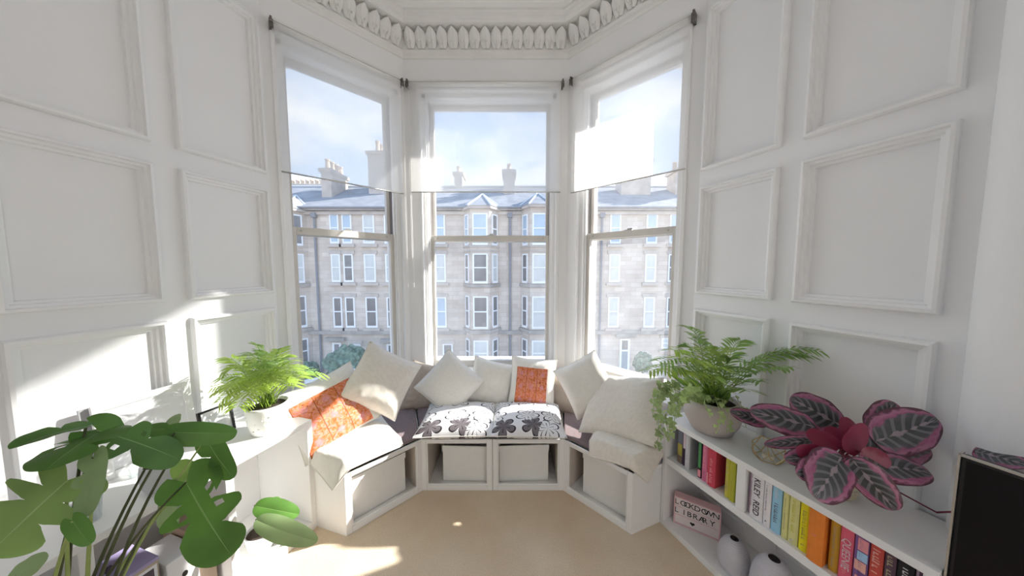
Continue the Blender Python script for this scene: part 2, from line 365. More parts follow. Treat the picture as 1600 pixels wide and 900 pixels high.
def blind(side, o, rz, x0, x1, zb, chain_x, label):
    t = thing('roller_blind', label, 'blind', o, rz, 'sheer roller blinds')
    zt = 2.772; r = 0.017; y = -0.028
    q = MB(); q.tube([(x0+0.008, y+0.004, zt), (x1-0.008, y+0.004, zt)], r, 12); q.build('roller', M['plaster'], t, True)
    n = 24; mb = MB(); v = []; uv = []
    for i in range(n+1):
        z = zt - (zt-zb)*i/n
        for k in range(9):
            v.append((x0+0.012+(x1-x0-0.024)*k/8, y-0.013+0.0035*math.sin(k*1.3+i*0.25), z)); uv.append((k/8, i/n))
    f = [(i*9+k, i*9+k+1, i*9+k+10, i*9+k+9) for i in range(n) for k in range(8)]
    mb.add(v, f, uv); mb.build('blind_fabric', M['blind'], t, True)
    b = MB(); b.tube([(x0+0.010, y-0.013, zb), (x1-0.010, y-0.013, zb)], 0.0045, 8); b.build('bottom_bar', M['metal'], t, True)
    for x in (x0, x1):
        k = MB(); k.box(x-0.005, x+0.005, y-0.024, 0.0, zt-0.030, zt+0.024); k.box(x-0.010, x+0.010, y-0.026, y-0.012, zt-0.032, zt-0.010)
        k.tube([(x-0.009, y-0.020, zt), (x+0.009, y-0.020, zt)], 0.010, 8); k.build('bracket', M['dark_metal'], t)
    c = MB(); c.box(x0, x1, -0.020, 0.0, 2.797, 2.812); c.build('batten', M['plaster'], t)
    for dx, zl in ((0, 1.30), (0.008, 1.24)) if chain_x is not None else ():
        c = MB(); c.tube([(chain_x+dx, -0.048, zt-0.01), (chain_x+dx, -0.050, 2.0), (chain_x+dx+0.002, -0.048, zl)], 0.0016, 5); c.build('pull_cord', M['plaster'], t)
    return t
blind('left', LN, RZ_WL, 0.043, 0.795, 1.955, 0.790, 'sheer white roller blind half lowered over the left angled window')
blind('center', LC, RZ_WC, 0.040, 1.205, 1.972, 0.048, 'sheer white roller blind half lowered over the middle window')
blind('right', RC, RZ_WR, 0.052, 0.838, 1.957, None, 'bright sunlit sheer roller blind over the right angled window')

# ------------------------------------------------------------------ cornice with acanthus leaves, ceiling ribs
cor = sweep('trim_1', [(0,2.965),(0.010,2.968),(0.016,2.978),(0.016,3.002),(0.030,3.008),(0.030,3.016),(0.022,3.020),(0.024,3.06),(0.030,3.10),(0.045,3.128),(0.060,3.1355)], M['plaster']); struct(cor)
cor2 = sweep('trim_2', [(0.060,3.1355),(0.115,3.138),(0.125,3.146),(0.130,3.155),(0.150,3.160),(0.155,3.172),(0.170,3.176),(0.172,CEIL)], M['plaster']); struct(cor2)
for k, d in enumerate((0.215, 0.225, 0.315, 0.33)):
    t = sweep('trim_%d' % (3+k), [(d,CEIL),(d,CEIL-0.008),(d+0.006,CEIL-0.012),(d+0.010,CEIL-0.008),(d+0.011,CEIL)], M['ceiling']); struct(t)
def acanthus():
    """one upright leaf of the cornice: ribbed cup with a rounded curling top, and a small drop below"""
    mb = MB(); v = []; n, m = 12, 12
    for i in range(n+1):                       # i up the leaf, k across
        t = math.sin(math.pi*0.5*i/n); w = 0.0415*(0.55+0.45*math.sin(math.pi*0.5*min(1,t*1.5)))*(1 if t < 0.62 else math.sqrt(max(0.0, 1-((t-0.62)/0.385)**2)))
        for k in range(m+1):
            u = 2*k/m-1
            out = 0.026 + 0.046*t**1.5 + 0.026*(1-u*u)*(0.35+0.65*math.sin(math.pi*min(1, t*0.9))) - 0.010*max(0, 1-abs(u)*5)*(1-t*0.6) + (0.016*((t-0.75)/0.25)**1.4 if t > 0.75 else 0)
            z = 3.020 + 0.106*t
            v.append((u*w, -out, z))
    W = m+1
    mb.add(v, [(i*W+k, i*W+k+1, (i+1)*W+k+1, (i+1)*W+k) for i in range(n) for k in range(m)])
    for sx in (-0.011, 0.011):
        mb.lathe([(0.001,-0.008),(0.005,-0.005),(0.0065,0),(0.005,0.006),(0.001,0.009)], 8, (sx,-0.060,3.052), close=False)
    mb.lathe([(0.001,-0.006),(0.0045,-0.003),(0.0045,0.003),(0.001,0.006)], 8, (0,-0.052,3.034), close=False)
    return mb.mesh('acanthus_leaf', M['plaster'], True)
ac = acanthus()
for o, rz, W in ((LN,RZ_WL,(LC-LN).length),(LC,0,(RC-LC).length),(RC,RZ_WR,(RN-RC).length)):
    n = round((W-0.06)/0.0795); d = Vector((math.cos(rz), math.sin(rz), 0))
    for k in range(n):
        q = link('acanthus_leaf', ac, cor); q.location = o + d*(0.03 + (W-0.06)*(k+0.5)/n); q.rotation_euler = (0,0,rz)

# ------------------------------------------------------------------ the tenement across the street
YF = 20.0
def stone(name, c):
    m, N, L, out = new_mat(name)
    p = N.new('ShaderNodeBsdfPrincipled'); p.inputs['Roughness'].default_value = 0.9; p.inputs['Specular IOR Level'].default_value = 0.1
    tc = N.new('ShaderNodeTexCoord'); mp = N.new('ShaderNodeMapping'); mp.inputs['Rotation'].default_value = (R(90),0,0); L.new(tc.outputs['Object'], mp.inputs[0])
    br = N.new('ShaderNodeTexBrick'); br.inputs['Scale'].default_value = 1.0; br.inputs['Brick Width'].default_value = 0.75; br.inputs['Row Height'].default_value = 0.30
    br.inputs['Mortar Size'].default_value = 0.012; br.inputs['Color1'].default_value = (*c,1); br.inputs['Color2'].default_value = (c[0]*0.86,c[1]*0.83,c[2]*0.80,1)
    br.inputs['Mortar'].default_value = (c[0]*0.78,c[1]*0.77,c[2]*0.75,1); L.new(mp.outputs[0], br.inputs['Vector'])
    nz = N.new('ShaderNodeTexNoise'); nz.inputs['Scale'].default_value = 0.55; nz.inputs['Detail'].default_value = 6; L.new(tc.outputs['Object'], nz.inputs['Vector'])
    cr = N.new('ShaderNodeValToRGB'); cr.color_ramp.elements[0].position = 0.3; cr.color_ramp.elements[0].color = (0.72,0.70,0.70,1); cr.color_ramp.elements[1].position = 0.62
    L.new(nz.outputs['Fac'], cr.inputs[0]); mx = N.new('ShaderNodeMixRGB'); mx.blend_type = 'MULTIPLY'; mx.inputs[0].default_value = 0.8
    L.new(br.outputs['Color'], mx.inputs[1]); L.new(cr.outputs[0], mx.inputs[2]); L.new(mx.outputs[0], p.inputs['Base Color']); L.new(p.outputs[0], out.inputs[0]); return m
M['stone'] = stone('grey_pink_sandstone', (0.72, 0.64, 0.565))
M['stone_trim'] = mat('worn_stone_trim', (0.52, 0.46, 0.41), 0.9, 0.15, 1.5)
M['stone_dark'] = mat('weathered_stone_band', (0.40, 0.365, 0.33), 0.9, 0.25, 1.2)
M['stone_pale'] = mat('pale_chimney_stone', (0.70, 0.63, 0.52), 0.9, 0.1, 1.0)
M['slate'] = mat('grey_slate', (0.27, 0.275, 0.29), 0.9, 0.15, 1.4, 0.1, 6, 0.05)
M['lead'] = mat('pale_lead_flashing', (0.55, 0.56, 0.58), 0.5, 0.05, 3)
M['pot'] = mat('clay_chimney_pot', (0.62, 0.50, 0.40), 0.8, 0.1, 4)
M['frame_white'] = mat('painted_window_frame', (0.84, 0.84, 0.85), 0.5, 0.02)
M['pane_sky'] = mat('pane_painted_sky', (0.42, 0.52, 0.62), 0.08, 0.1, 0.8, 0, None, 0.8)  # sky reflection put into the pane's base colour as blue
M['pane_dark'] = mat('pane_dim_room', (0.20, 0.19, 0.19), 0.08, 0.25, 1.2, 0, None, 0.6)
M['pane_pale'] = mat('pane_pale_curtain', (0.58, 0.59, 0.58), 0.15, 0.1, 1.5, 0, None, 0.6)
M['pipe'] = mat('grey_downpipe', (0.26, 0.26, 0.28), 0.6, 0.1)
M['door_blue'] = mat('grey_blue_door', (0.30, 0.36, 0.40), 0.5, 0.05)
M['door_red'] = mat('red_door_paint', (0.48, 0.14, 0.15), 0.5, 0.05)
def PX(px, Y=YF): return (px-800)*Y/FPX
def PZ(py, Y=YF): return on_y(800, py, Y).z
GROUND = PZ(604)
bld = thing('tenement_building', 'four storey stone tenement with bay windows across the street', 'building', (0, YF, 0))
EAVE = PZ(326); D = 9.0
w = MB(); w.box(-24, 22, 0, D, GROUND, EAVE); w.build('wall', M['stone'], bld)
def ext_window(x0, x1, z0, z1, pane, y=0.0, rz=0.0, sash=True, trim=True):
    """a sash window in its stone surround; local x along the wall, placed at its lower left corner"""
    W, H = x1-x0, z1-z0; f = MB(); fw = min(0.10, W*0.14)
    f.box(0, fw, -0.03, 0.06, 0, H); f.box(W-fw, W, -0.03, 0.06, 0, H); f.box(fw, W-fw, -0.03, 0.06, H-0.09, H); f.box(fw, W-fw, -0.03, 0.06, 0, 0.15)
    if sash: f.box(fw, W-fw, -0.05, 0.05, H*0.53-0.04, H*0.53+0.04)
    o = f.build('window', M['frame_white'], bld); o.location = (x0, y-0.03, z0); o.rotation_euler = (0,0,rz)
    g = MB(); g.box(fw, W-fw, -0.01, 0.05, 0.15, H-0.09); g.build('pane', M[pane], o)
    if trim:
        s = MB(); s.box(-0.18, W+0.18, -0.14, 0.02, -0.22, -0.02); s.build('stone_sill', M['stone_trim'], o)
        s = MB(); s.box(-0.12, W+0.12, -0.05, 0.02, H+0.0, H+0.24); s.build('lintel', M['stone_trim'], o)
    return o
RW = [(334, 381), (397, 441), (464, 512), (533, 572)]
PL = ['pane_sky', 'pane_pale', 'pane_dark', 'pane_pale']
def col(xa, xb, kinds, rows=(0,1,2,3)):
    for r in rows:
        ext_window(PX(xa), PX(xb), PZ(RW[r][1]), PZ(RW[r][0]), kinds[r])
col(519, 533, ['pane_sky','pane_pale','pane_dark','pane_pale'], (0,1,2)); col(538, 553, ['pane_sky','pane_dark','pane_dark','pane_pale'], (0,1,2)); col(570, 588, ['pane_pale','pane_pale','pane_dark','pane_dark'], (0,1,2))
col(681, 697, ['pane_sky','pane_pale','pane_sky','pane_pale'], (0,1,2)); col(640, 656, PL, (0,1,2)); col(603, 619, PL, (0,1,2))
col(951, 968, ['pane_sky','pane_pale','pane_pale','pane_pale'], (0,1,2)); col(1007, 1024, ['pane_sky','pane_pale','pane_pale','pane_dark'], (0,1,2)); col(1043, 1058, ['pane_sky','pane_dark','pane_dark','pane_dark'], (0,1,2))
col(1085, 1102, PL); col(905, 921, PL); col(1130, 1147, PL)
ext_window(PX(541), PX(560), PZ(566), PZ(537), 'pane_pale'); ext_window(PX(1037), PX(1051), PZ(545), PZ(528), 'pane_pale')
ext_window(PX(690), PX(706), PZ(575), PZ(537), 'pane_dark')
def ext_door(xa, xb, za, zb, m):
    W = PX(xb)-PX(xa); H = PZ(zb)-GROUND; f = MB()
    f.box(0,0.14,-0.05,0.05,0,H); f.box(W-0.14,W,-0.05,0.05,0,H); f.box(0.14,W-0.14,-0.05,0.05,H-0.12,H); f.box(0.14,W-0.14,-0.05,0.05,H*0.74,H*0.74+0.12)
    o = f.build('street_door', M['frame_white'], bld); o.location = (PX(xa), -0.02, GROUND)
    d = MB(); d.box(0.14, W-0.14, -0.02, 0.04, 0, H*0.74); d.build('door_leaf', M[m], o)
    p = MB(); p.box(0.14, W-0.14, -0.02, 0.04, H*0.74+0.12, H-0.12); p.build('fanlight', M['pane_dark'], o)
    h = MB(); h.box(-0.35, W+0.35, -0.30, 0.02, H+0.15, H+0.38); h.build('door_hood', M['stone_dark'], o)
ext_door(515, 529, 0, 535, 'door_blue'); ext_door(601, 611, 0, 537, 'door_red'); ext_door(971, 987, 0, 529, 'door_blue')
for z0, h, d, m in ((PZ(521.5), 0.24, 0.20, 'stone_dark'), (EAVE-0.42, 0.22, 0.16, 'stone_trim'), (EAVE-0.16, 0.20, 0.34, 'stone_dark')):
    s = MB(); s.box(-24, 22, -d, 0.02, z0, z0+h); s.build('string_course', M[m], bld)
# main roof and ridge
RIDGE = on_y(800, 292, YF+4.5).z
r = MB(); r.add([(-24,-0.35,EAVE),(22,-0.35,EAVE),(22,4.5,RIDGE),(-24,4.5,RIDGE),(-24,D+0.35,EAVE),(22,D+0.35,EAVE)], [(0,1,2,3),(3,2,5,4),(0,3,4),(1,5,2)]); roof = r.build('roof', M['slate'], bld)
q = MB(); q.tube([(-24,4.5,RIDGE+0.03),(22,4.5,RIDGE+0.03)], 0.09, 6); q.build('ridge_tile', M['lead'], roof)
q = MB(); q.tube([(-24,-0.40,EAVE+0.02),(22,-0.40,EAVE+0.02)], 0.08, 6); q.build('gutter', M['pipe'], roof)
def ext_bay(xc, half, cheek, proj, top, kinds):
    """canted bay running up the whole front, hipped slate roof on top"""
    a, b, c, d = PX(xc-half-cheek), PX(xc-half), PX(xc+half), PX(xc+half+cheek)
    zt = PZ(top, YF-proj)
    m = MB(); m.prism([(a,0.05),(b,-proj),(c,-proj),(d,0.05)], GROUND, zt); m.build('bay', M['stone'], bld)
    for r in range(4):
        z0, z1 = PZ(RW[r][1]+2, YF-proj), PZ(RW[r][0]-1, YF-proj)
        mw = (c-b)*0.80; x0 = (b+c)/2-mw/2
        ext_window(x0, x0+mw, z0, z1, kinds[r], -proj, trim=False)
        ang = math.atan2(-proj-0.05, b-a); ln = math.hypot(proj, b-a); ww = ln*0.52
        o = ext_window(0, ww, z0, z1, 'pane_dark' if r else 'pane_sky', trim=False); nrm = Vector((math.sin(ang), -math.cos(ang),0))
        p = Vector((a,0.05,z0)) + Vector((b-a, -proj-0.05, 0)).normalized()*(ln-ww)*0.55 + nrm*0.03; o.location = p; o.rotation_euler = (0,0,ang)
        o = ext_window(0, ww, z0, z1, 'pane_pale' if r == 1 else 'pane_dark', trim=False); ang2 = -ang; nrm = Vector((math.sin(ang2), -math.cos(ang2),0))
        p = Vector((c,-proj,z0)) + Vector((d-c, proj+0.05, 0)).normalized()*(ln-ww)*0.45 + nrm*0.03; o.location = p; o.rotation_euler = (0,0,ang2)
    for zb, h, e, mt in ((449,0.20,0.10,'stone_dark'), (521.5,0.24,0.14,'stone_dark'), (443,0.12,0.05,'stone_trim'), (515,0.12,0.06,'stone_trim'), (393,0.10,0.04,'stone_trim'), (386,0.10,0.06,'stone_trim')):
        z = PZ(zb, YF-proj); m = MB(); m.prism([(a-e,0.05),(b-e*0.5,-proj-e),(c+e*0.5,-proj-e),(d+e,0.05)], z, z+h); m.build('bay_band', M[mt], bld)
    z = zt; m = MB(); m.prism([(a-0.2,0.05),(b-0.1,-proj-0.2),(c+0.1,-proj-0.2),(d+0.2,0.05)], z-0.12, z+0.06); m.build('bay_cornice', M['stone_trim'], bld)
    ap = Vector(((b+c)/2, 0.9, z+1.25)); P = [Vector(p) for p in ((a-0.25,0.05,z+0.05),(b-0.12,-proj-0.25,z+0.05),(c+0.12,-proj-0.25,z+0.05),(d+0.25,0.05,z+0.05))]
    bk = Vector((ap.x, 3.4, z+1.25)); m = MB(); m.add([*P, ap, bk], [(0,1,4),(1,2,4),(2,3,4),(0,4,5),(3,5,4)]); ro = m.build('bay_roof', M['slate'], bld)
    for p in P: q = MB(); q.tube([p, ap], 0.07, 5); q.build('flashing', M['lead'], ro)
ext_bay(753, 14, 14, 1.0, 323, ['pane_sky','pane_dark','pane_dark','pane_pale'])
ext_bay(841, 14, 14, 1.0, 321, ['pane_sky','pane_pale','pane_pale','pane_pale'])
ext_bay(455, 15, 14, 1.0, 325, ['pane_pale','pane_pale','pane_pale','pane_pale'])
for px in (797, 497, 938):
    q = MB(); q.tube([(PX(px), -0.12, GROUND), (PX(px), -0.12, EAVE-0.5)], 0.075, 6); q.box(PX(px)-0.16, PX(px)+0.16, -0.26, 0.0, EAVE-0.62, EAVE-0.3); q.build('downpipe', M['pipe'], bld)
def chimney(xa, xb, ytop, ybase, Y, dep, npots, poth, mt='stone_trim'):
    x0, x1 = PX(xa, Y), PX(xb, Y); z1 = on_y(800, ytop, Y).z; z0 = on_y(800, ybase, Y).z; y = Y-YF
    c = MB(); c.box(x0, x1, y, y+dep, z0-2.0, z1); o = c.build('chimney', M[mt], bld)
    k = MB(); k.box(x0-0.12, x1+0.12, y-0.12, y+dep+0.12, z1-0.30, z1-0.06); k.build('chimney_cope', M['stone_trim'], o)
    for i in range(npots):
        f = (i+0.5)/npots; q = MB(); h = poth*Y/FPX
        cx, cy = (x0+(x1-x0)*f, y+dep*0.5) if (x1-x0) > dep*0.8 else ((x0+x1)/2, y+dep*f)
        q.lathe([(0.17,0),(0.14,h*0.8),(0.18,h*0.85),(0.18,h),(0.11,h)], 10, (cx,cy,z1)); q.build('chimney_pot', M['pot'], o)
chimney(509, 524, 262, 312, 21.8, 2.2, 4, 14); chimney(581, 607, 235, 306, 22.6, 2.0, 3, 16); chimney(712, 724, 268, 292, 24.2, 1.4, 3, 9)
chimney(787, 804, 264, 300, 22.6, 1.8, 3, 9); chimney(967, 1012, 247, 305, 22.4, 1.3, 5, 14); chimney(1050, 1085, 262, 305, 22.4, 1.3, 4, 12)
chimney(425, 514, 287, 306, 26.5, 1.2, 12, 8, 'stone_pale')
# street
M['asphalt'] = mat('grey_street', (0.36, 0.37, 0.39), 0.9, 0.1, 0.5)
M['pave'] = mat('pale_pavement', (0.50, 0.49, 0.47), 0.9, 0.08, 0.6)
g = MB(); g.box(-40, 40, 2.9, YF+10, GROUND-0.6, GROUND-0.15); struct(g.build('street', M['asphalt']))
g = MB(); g.box(-40, 40, YF-3.4, YF, GROUND-0.15, GROUND); struct(g.build('pavement', M['pave']))
M['hedge'] = mat('blue_green_hedge', (0.14, 0.20, 0.15), 0.9, 0.5, 5, 0.8, 14)
def shrub(px, py, Y, rx, rz, label):
    p = on_y(px, py, Y); t = thing('street_shrub', label, 'shrub', (p.x, p.y, GROUND), 0, 'shrubs in the front gardens')
    mb = MB(); v = []; n, m = 18, 28; cz = p.z-GROUND
    for i in range(n+1):
        for k in range(m):
            a, b = math.pi*i/n, 2*math.pi*k/m; d = Vector((math.sin(a)*math.cos(b), math.sin(a)*math.sin(b), math.cos(a)))
            s = 1+0.35*noise.noise(d*3.1+Vector((px,0,0)))+0.18*noise.noise(d*9); v.append((d.x*rx*s, d.y*rx*0.8*s, max(0.05, cz+d.z*rz*s)))
    mb.add(v, [(i*m+k, (i+1)*m+k, (i+1)*m+(k+1)%m, i*m+(k+1)%m) for i in range(n) for k in range(m)]); mb.build('foliage', M['hedge'], t)
    s = MB(); s.tube([(0,0,0),(0.03,0.02,cz)], 0.06, 6); s.build('stem', M['stem'], t)
shrub(545, 570, 17.6, 1.3, 1.2, 'blue green shrub outside the left window behind the tilted pillow')
shrub(484, 580, 18.6, 0.6, 0.6, 'lower shrub outside the left window beside the palm')
shrub(1004, 566, 17.8, 0.55, 0.6, 'clipped round shrub outside the right window')

# ------------------------------------------------------------------ window seat: four cabinets, storage boxes, seat pads
SEAT = 0.336
BA, BB, BC, BD = Vector((-0.864,1.402,0)), Vector((-0.563,1.712,0)), Vector((0.322,1.712,0)), Vector((0.628,1.412,0))
def cabinet(label, A, B, back, box_label, u0, u1, bh, tilt, bdep=0.26):
    """A-B is the open front (left to right seen from the room); back = rest of the footprint, anticlockwise from B"""
    rz = math.atan2((B-A).y, (B-A).x); W = (B-A).length; inv = Matrix.Rotation(-rz, 3, 'Z')
    t = thing('bench_cabinet', label, 'cabinet', A, rz, 'window seat cabinets')
    P = [(0,0),(W,0)] + [tuple((inv @ (Vector((*p,0))-A))[:2]) for p in back]
    q = MB(); q.prism(P, SEAT-0.022, SEAT); q.build('top_board', M['unit'], t, bevel=0.002)
    q = MB(); q.prism(P, 0.0, 0.026); q.build('bottom_board', M['unit'], t)
    th = 0.020
    def side(p, r, inward):
        p, r = Vector((*p,0)), Vector((*r,0)); d = (r-p).normalized(); n = Vector((-d.y, d.x, 0))*inward*th
        m = MB(); m.prism([(p.x,p.y),(r.x,r.y),((r+n).x,(r+n).y),((p+n).x,(p+n).y)], 0.026, SEAT-0.022); return m
    side(P[-1], P[0], 1).build('side_panel', M['unit'], t); side(P[1], P[2], 1).build('side_panel', M['unit'], t)
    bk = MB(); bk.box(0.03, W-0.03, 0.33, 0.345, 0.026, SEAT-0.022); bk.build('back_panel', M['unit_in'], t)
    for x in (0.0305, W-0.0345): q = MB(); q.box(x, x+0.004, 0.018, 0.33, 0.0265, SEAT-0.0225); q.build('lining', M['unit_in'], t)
    f = MB(); a, b = 0.030, 0.034                      # face frame
    f.box(0, a, -0.004, 0.016, 0, SEAT); f.box(W-a, W, -0.004, 0.016, 0, SEAT); f.box(a, W-a, -0.004, 0.016, SEAT-0.024, SEAT); f.box(a, W-a, -0.004, 0.016, 0, b)
    f.build('face_frame', M['unit'], t, bevel=0.003)
    l = MB(); c = 0.007
    for (x0,x1,z0,z1) in ((a,a+c,b,SEAT-0.024),(W-a-c,W-a,b,SEAT-0.024),(a+c,W-a-c,SEAT-0.024-c,SEAT-0.024),(a+c,W-a-c,b,b+c)): l.box(x0,x1,0.002,0.012,z0,z1)
    l.build('bead', M['trim'], t)
    # storage box standing inside: open tray of card with a folded rim and a finger hole
    sb = thing('storage_box', box_label, 'box', A + Matrix.Rotation(rz,3,'Z') @ Vector((W*(u0+u1)/2, 0.045, 0.0265)), rz+tilt, 'white storage boxes in the window seat')
    w = W*(u1-u0)/2; h = bh; e = 0.006
    m = MB(); m.box(-w,w,0,e,0,h); m.box(-w,w,bdep-e,bdep,0,h); m.box(-w,-w+e,e,bdep-e,0,h); m.box(w-e,w,e,bdep-e,0,h); m.box(-w+e,w-e,e,bdep-e,0,e); m.build('box_body', M['storage'], sb, bevel=0.004)
    m = MB(); m.box(-w-0.003,w+0.003,-0.003,0.0,h-0.035,h); m.build('box_rim', M['storage'], sb)
    return t
cabinet('white open fronted seat cabinet at the left end beside the low shelf', BA, BB, [(-0.80,2.255),(-1.385,1.70),(-1.432,1.575)], 'white box filling the left end seat cabinet', 0.085, 0.80, 0.245, 0)
mid = Vector((-0.1205,1.712,0))
cabinet('white open fronted seat cabinet left of centre under the floral cushions', BB, mid-Vector((0.001,0,0)), [(-0.1215,2.28),(-0.785,2.28)], 'white box set to the right in the left centre seat cabinet', 0.27, 0.915, 0.235, R(-2))
cabinet('white open fronted seat cabinet right of centre under the floral cushions', mid+Vector((0.001,0,0)), BC, [(0.405,2.28),(-0.1195,2.28)], 'white box leaning slightly in the right centre seat cabinet', 0.085, 0.80, 0.240, R(3))
cabinet('white open fronted seat cabinet at the right end beside the bookcase', BC, BD, [(1.075,1.592),(1.035,1.668),(0.425,2.272)], 'white box filling the right end seat cabinet', 0.26, 0.915, 0.255, 0)
def pad(label, poly):
    q = MB(); q.prism(poly, SEAT, SEAT+0.022); o = q.build('seat_pad', M['mauve'], None, bevel=0.008); tag(o, label, 'seat pad', 'mauve seat pads'); return o
pad('mauve brown seat pad on the left arm of the window seat', [(-0.855,1.42),(-0.575,1.712),(-0.79,2.22),(-1.36,1.69),(-1.40,1.59)])
pad('mauve brown seat pad along the middle of the window seat', [(-0.567,1.722),(0.315,1.722),(0.40,2.27),(-0.78,2.27)])
pad('mauve brown seat pad on the right arm of the window seat', [(0.325,1.728),(0.618,1.432),(1.05,1.60),(1.01,1.665),(0.42,2.25)])

# ------------------------------------------------------------------ cushions
def floral():
    m, N, L, out = new_mat('black_and_white_floral_print')
    p = N.new('ShaderNodeBsdfPrincipled'); p.inputs['Roughness'].default_value = 0.85; p.inputs['Specular IOR Level'].default_value = 0.1
    def math_(op, a=None, b=None, c=None):
        n = N.new('ShaderNodeMath'); n.operation = op
        for i, q in enumerate((a,b,c)):
            if q is None: continue
            if isinstance(q, (int,float)): n.inputs[i].default_value = q
            else: L.new(q, n.inputs[i])
        return n.outputs[0]
    tc = N.new('ShaderNodeTexCoord'); mp = N.new('ShaderNodeMapping'); mp.inputs['Scale'].default_value = (2.7,2.7,1); L.new(tc.outputs['UV'], mp.inputs[0])
    vo = N.new('ShaderNodeTexVoronoi'); vo.voronoi_dimensions = '2D'; vo.inputs['Scale'].default_value = 1.0; vo.inputs['Randomness'].default_value = 0.55; L.new(mp.outputs[0], vo.inputs['Vector'])
    sub = N.new('ShaderNodeVectorMath'); sub.operation = 'SUBTRACT'; L.new(mp.outputs[0], sub.inputs[0]); L.new(vo.outputs['Position'], sub.inputs[1])
    sp = N.new('ShaderNodeSeparateXYZ'); L.new(sub.outputs[0], sp.inputs[0])
    th = math_('ARCTAN2', sp.outputs[1], sp.outputs[0]); rr = vo.outputs['Distance']
    cs = N.new('ShaderNodeSeparateColor'); L.new(vo.outputs['Color'], cs.inputs[0])
    th2 = math_('ADD', th, math_('MULTIPLY', cs.outputs[0], 6.28))
    pet = math_('ABSOLUTE', math_('COSINE', math_('MULTIPLY', th2, 2.5)))
    Rad = math_('MULTIPLY_ADD', math_('POWER', pet, 0.5), 0.36, 0.09)
    diff = math_('SUBTRACT', rr, Rad)
    line = math_('LESS_THAN', math_('ABSOLUTE', diff), 0.028)
    inside = math_('LESS_THAN', diff, 0.0)
    rib = math_('MULTIPLY', math_('MULTIPLY', math_('GREATER_THAN', pet, 0.985), inside), math_('LESS_THAN', rr, 0.26))
    filled = math_('MULTIPLY', inside, math_('GREATER_THAN', cs.outputs[1], 0.62))
    dark = math_('MAXIMUM', line, rib)
    m1 = N.new('ShaderNodeMixRGB'); m1.inputs[1].default_value = (0.80,0.79,0.79,1); m1.inputs[2].default_value = (0.17,0.15,0.16,1); L.new(filled, m1.inputs[0])
    m2 = N.new('ShaderNodeMixRGB'); m2.inputs[2].default_value = (0.035,0.03,0.035,1); L.new(dark, m2.inputs[0]); L.new(m1.outputs[0], m2.inputs[1])
    L.new(m2.outputs[0], p.inputs['Base Color']); L.new(p.outputs[0], out.inputs[0]); return m
M['floral'] = floral()
def orange_print():
    m, N, L, out = new_mat('orange_pink_printed_cloth')
    p = N.new('ShaderNodeBsdfPrincipled'); p.inputs['Roughness'].default_value = 0.85; p.inputs['Specular IOR Level'].default_value = 0.1
    tc = N.new('ShaderNodeTexCoord'); mp = N.new('ShaderNodeMapping'); mp.inputs['Scale'].default_value = (3,3,1); L.new(tc.outputs['UV'], mp.inputs[0])
    fr = N.new('ShaderNodeVectorMath'); fr.operation = 'FRACTION'; L.new(mp.outputs[0], fr.inputs[0])
    c = N.new('ShaderNodeVectorMath'); c.operation = 'SUBTRACT'; c.inputs[1].default_value = (0.5,0.5,0); L.new(fr.outputs[0], c.inputs[0])
    ln = N.new('ShaderNodeVectorMath'); ln.operation = 'LENGTH'; L.new(c.outputs[0], ln.inputs[0])
    nz = N.new('ShaderNodeTexNoise'); nz.inputs['Scale'].default_value = 9; nz.inputs['Detail'].default_value = 3; nz.inputs['Distortion'].default_value = 2.5; L.new(tc.outputs['UV'], nz.inputs['Vector'])
    cr = N.new('ShaderNodeValToRGB'); e = cr.color_ramp.elements; e[0].position = 0.30; e[0].color = (0.30,0.10,0.05,1); e[1].position = 0.72; e[1].color = (0.74,0.42,0.20,1)
    for pos, col in ((0.40,(0.62,0.17,0.06,1)),(0.50,(0.70,0.24,0.10,1)),(0.58,(0.68,0.27,0.30,1)),(0.64,(0.72,0.33,0.10,1))): q = e.new(pos); q.color = col
    L.new(nz.outputs['Fac'], cr.inputs[0])
    ro = N.new('ShaderNodeValToRGB'); ro.color_ramp.elements[0].position = 0.10; ro.color_ramp.elements[0].color = (1,1,1,1); ro.color_ramp.elements[1].position = 0.24; ro.color_ramp.elements[1].color = (0,0,0,1)
    L.new(ln.outputs['Value'], ro.inputs[0]); mu = N.new('ShaderNodeMath'); mu.operation = 'MULTIPLY'; mu.inputs[1].default_value = 0.55; L.new(ro.outputs[0], mu.inputs[0])
    mx = N.new('ShaderNodeMixRGB'); mx.inputs[2].default_value = (0.68,0.33,0.42,1); L.new(mu.outputs[0], mx.inputs[0]); L.new(cr.outputs[0], mx.inputs[1])
    sp = N.new('ShaderNodeSeparateXYZ'); L.new(fr.outputs[0], sp.inputs[0]); lt = N.new('ShaderNodeMath'); lt.operation = 'LESS_THAN'; lt.inputs[1].default_value = 0.035; L.new(sp.outputs[0], lt.inputs[0])
    m3 = N.new('ShaderNodeMixRGB'); m3.inputs[2].default_value = (0.34,0.09,0.04,1); L.new(lt.outputs[0], m3.inputs[0]); L.new(mx.outputs[0], m3.inputs[1])
    L.new(m3.outputs[0], p.inputs['Base Color']); L.new(p.outputs[0], out.inputs[0]); return m
M['orange'] = orange_print()
def puff(u, v, w, h, t, seed, ear, wr):
    """a point of the cushion's upper shell, u v in -1..1"""
    x = u*w/2*(1-ear*(1-v*v)*abs(u)**2); y = v*h/2*(1-ear*(1-u*u)*abs(v)**2)
    z = t/2*((1-u**4)*(1-v**4))**0.62
    q = Vector((u*1.7+seed*3.1, v*1.7-seed, seed)); n = noise.noise(q*1.3)*0.5 + noise.noise(q*3.4)*0.3
    e = max(abs(u), abs(v)); z += wr*n*(1-e**6)
    crease = abs(math.sin(math.atan2(v, u)*9+seed*2+3*noise.noise(q)))**2.5*max(0, min(1,(u*u+v*v-0.25)/0.75))*(1-e**8)
    return x, y, z - wr*0.9*crease
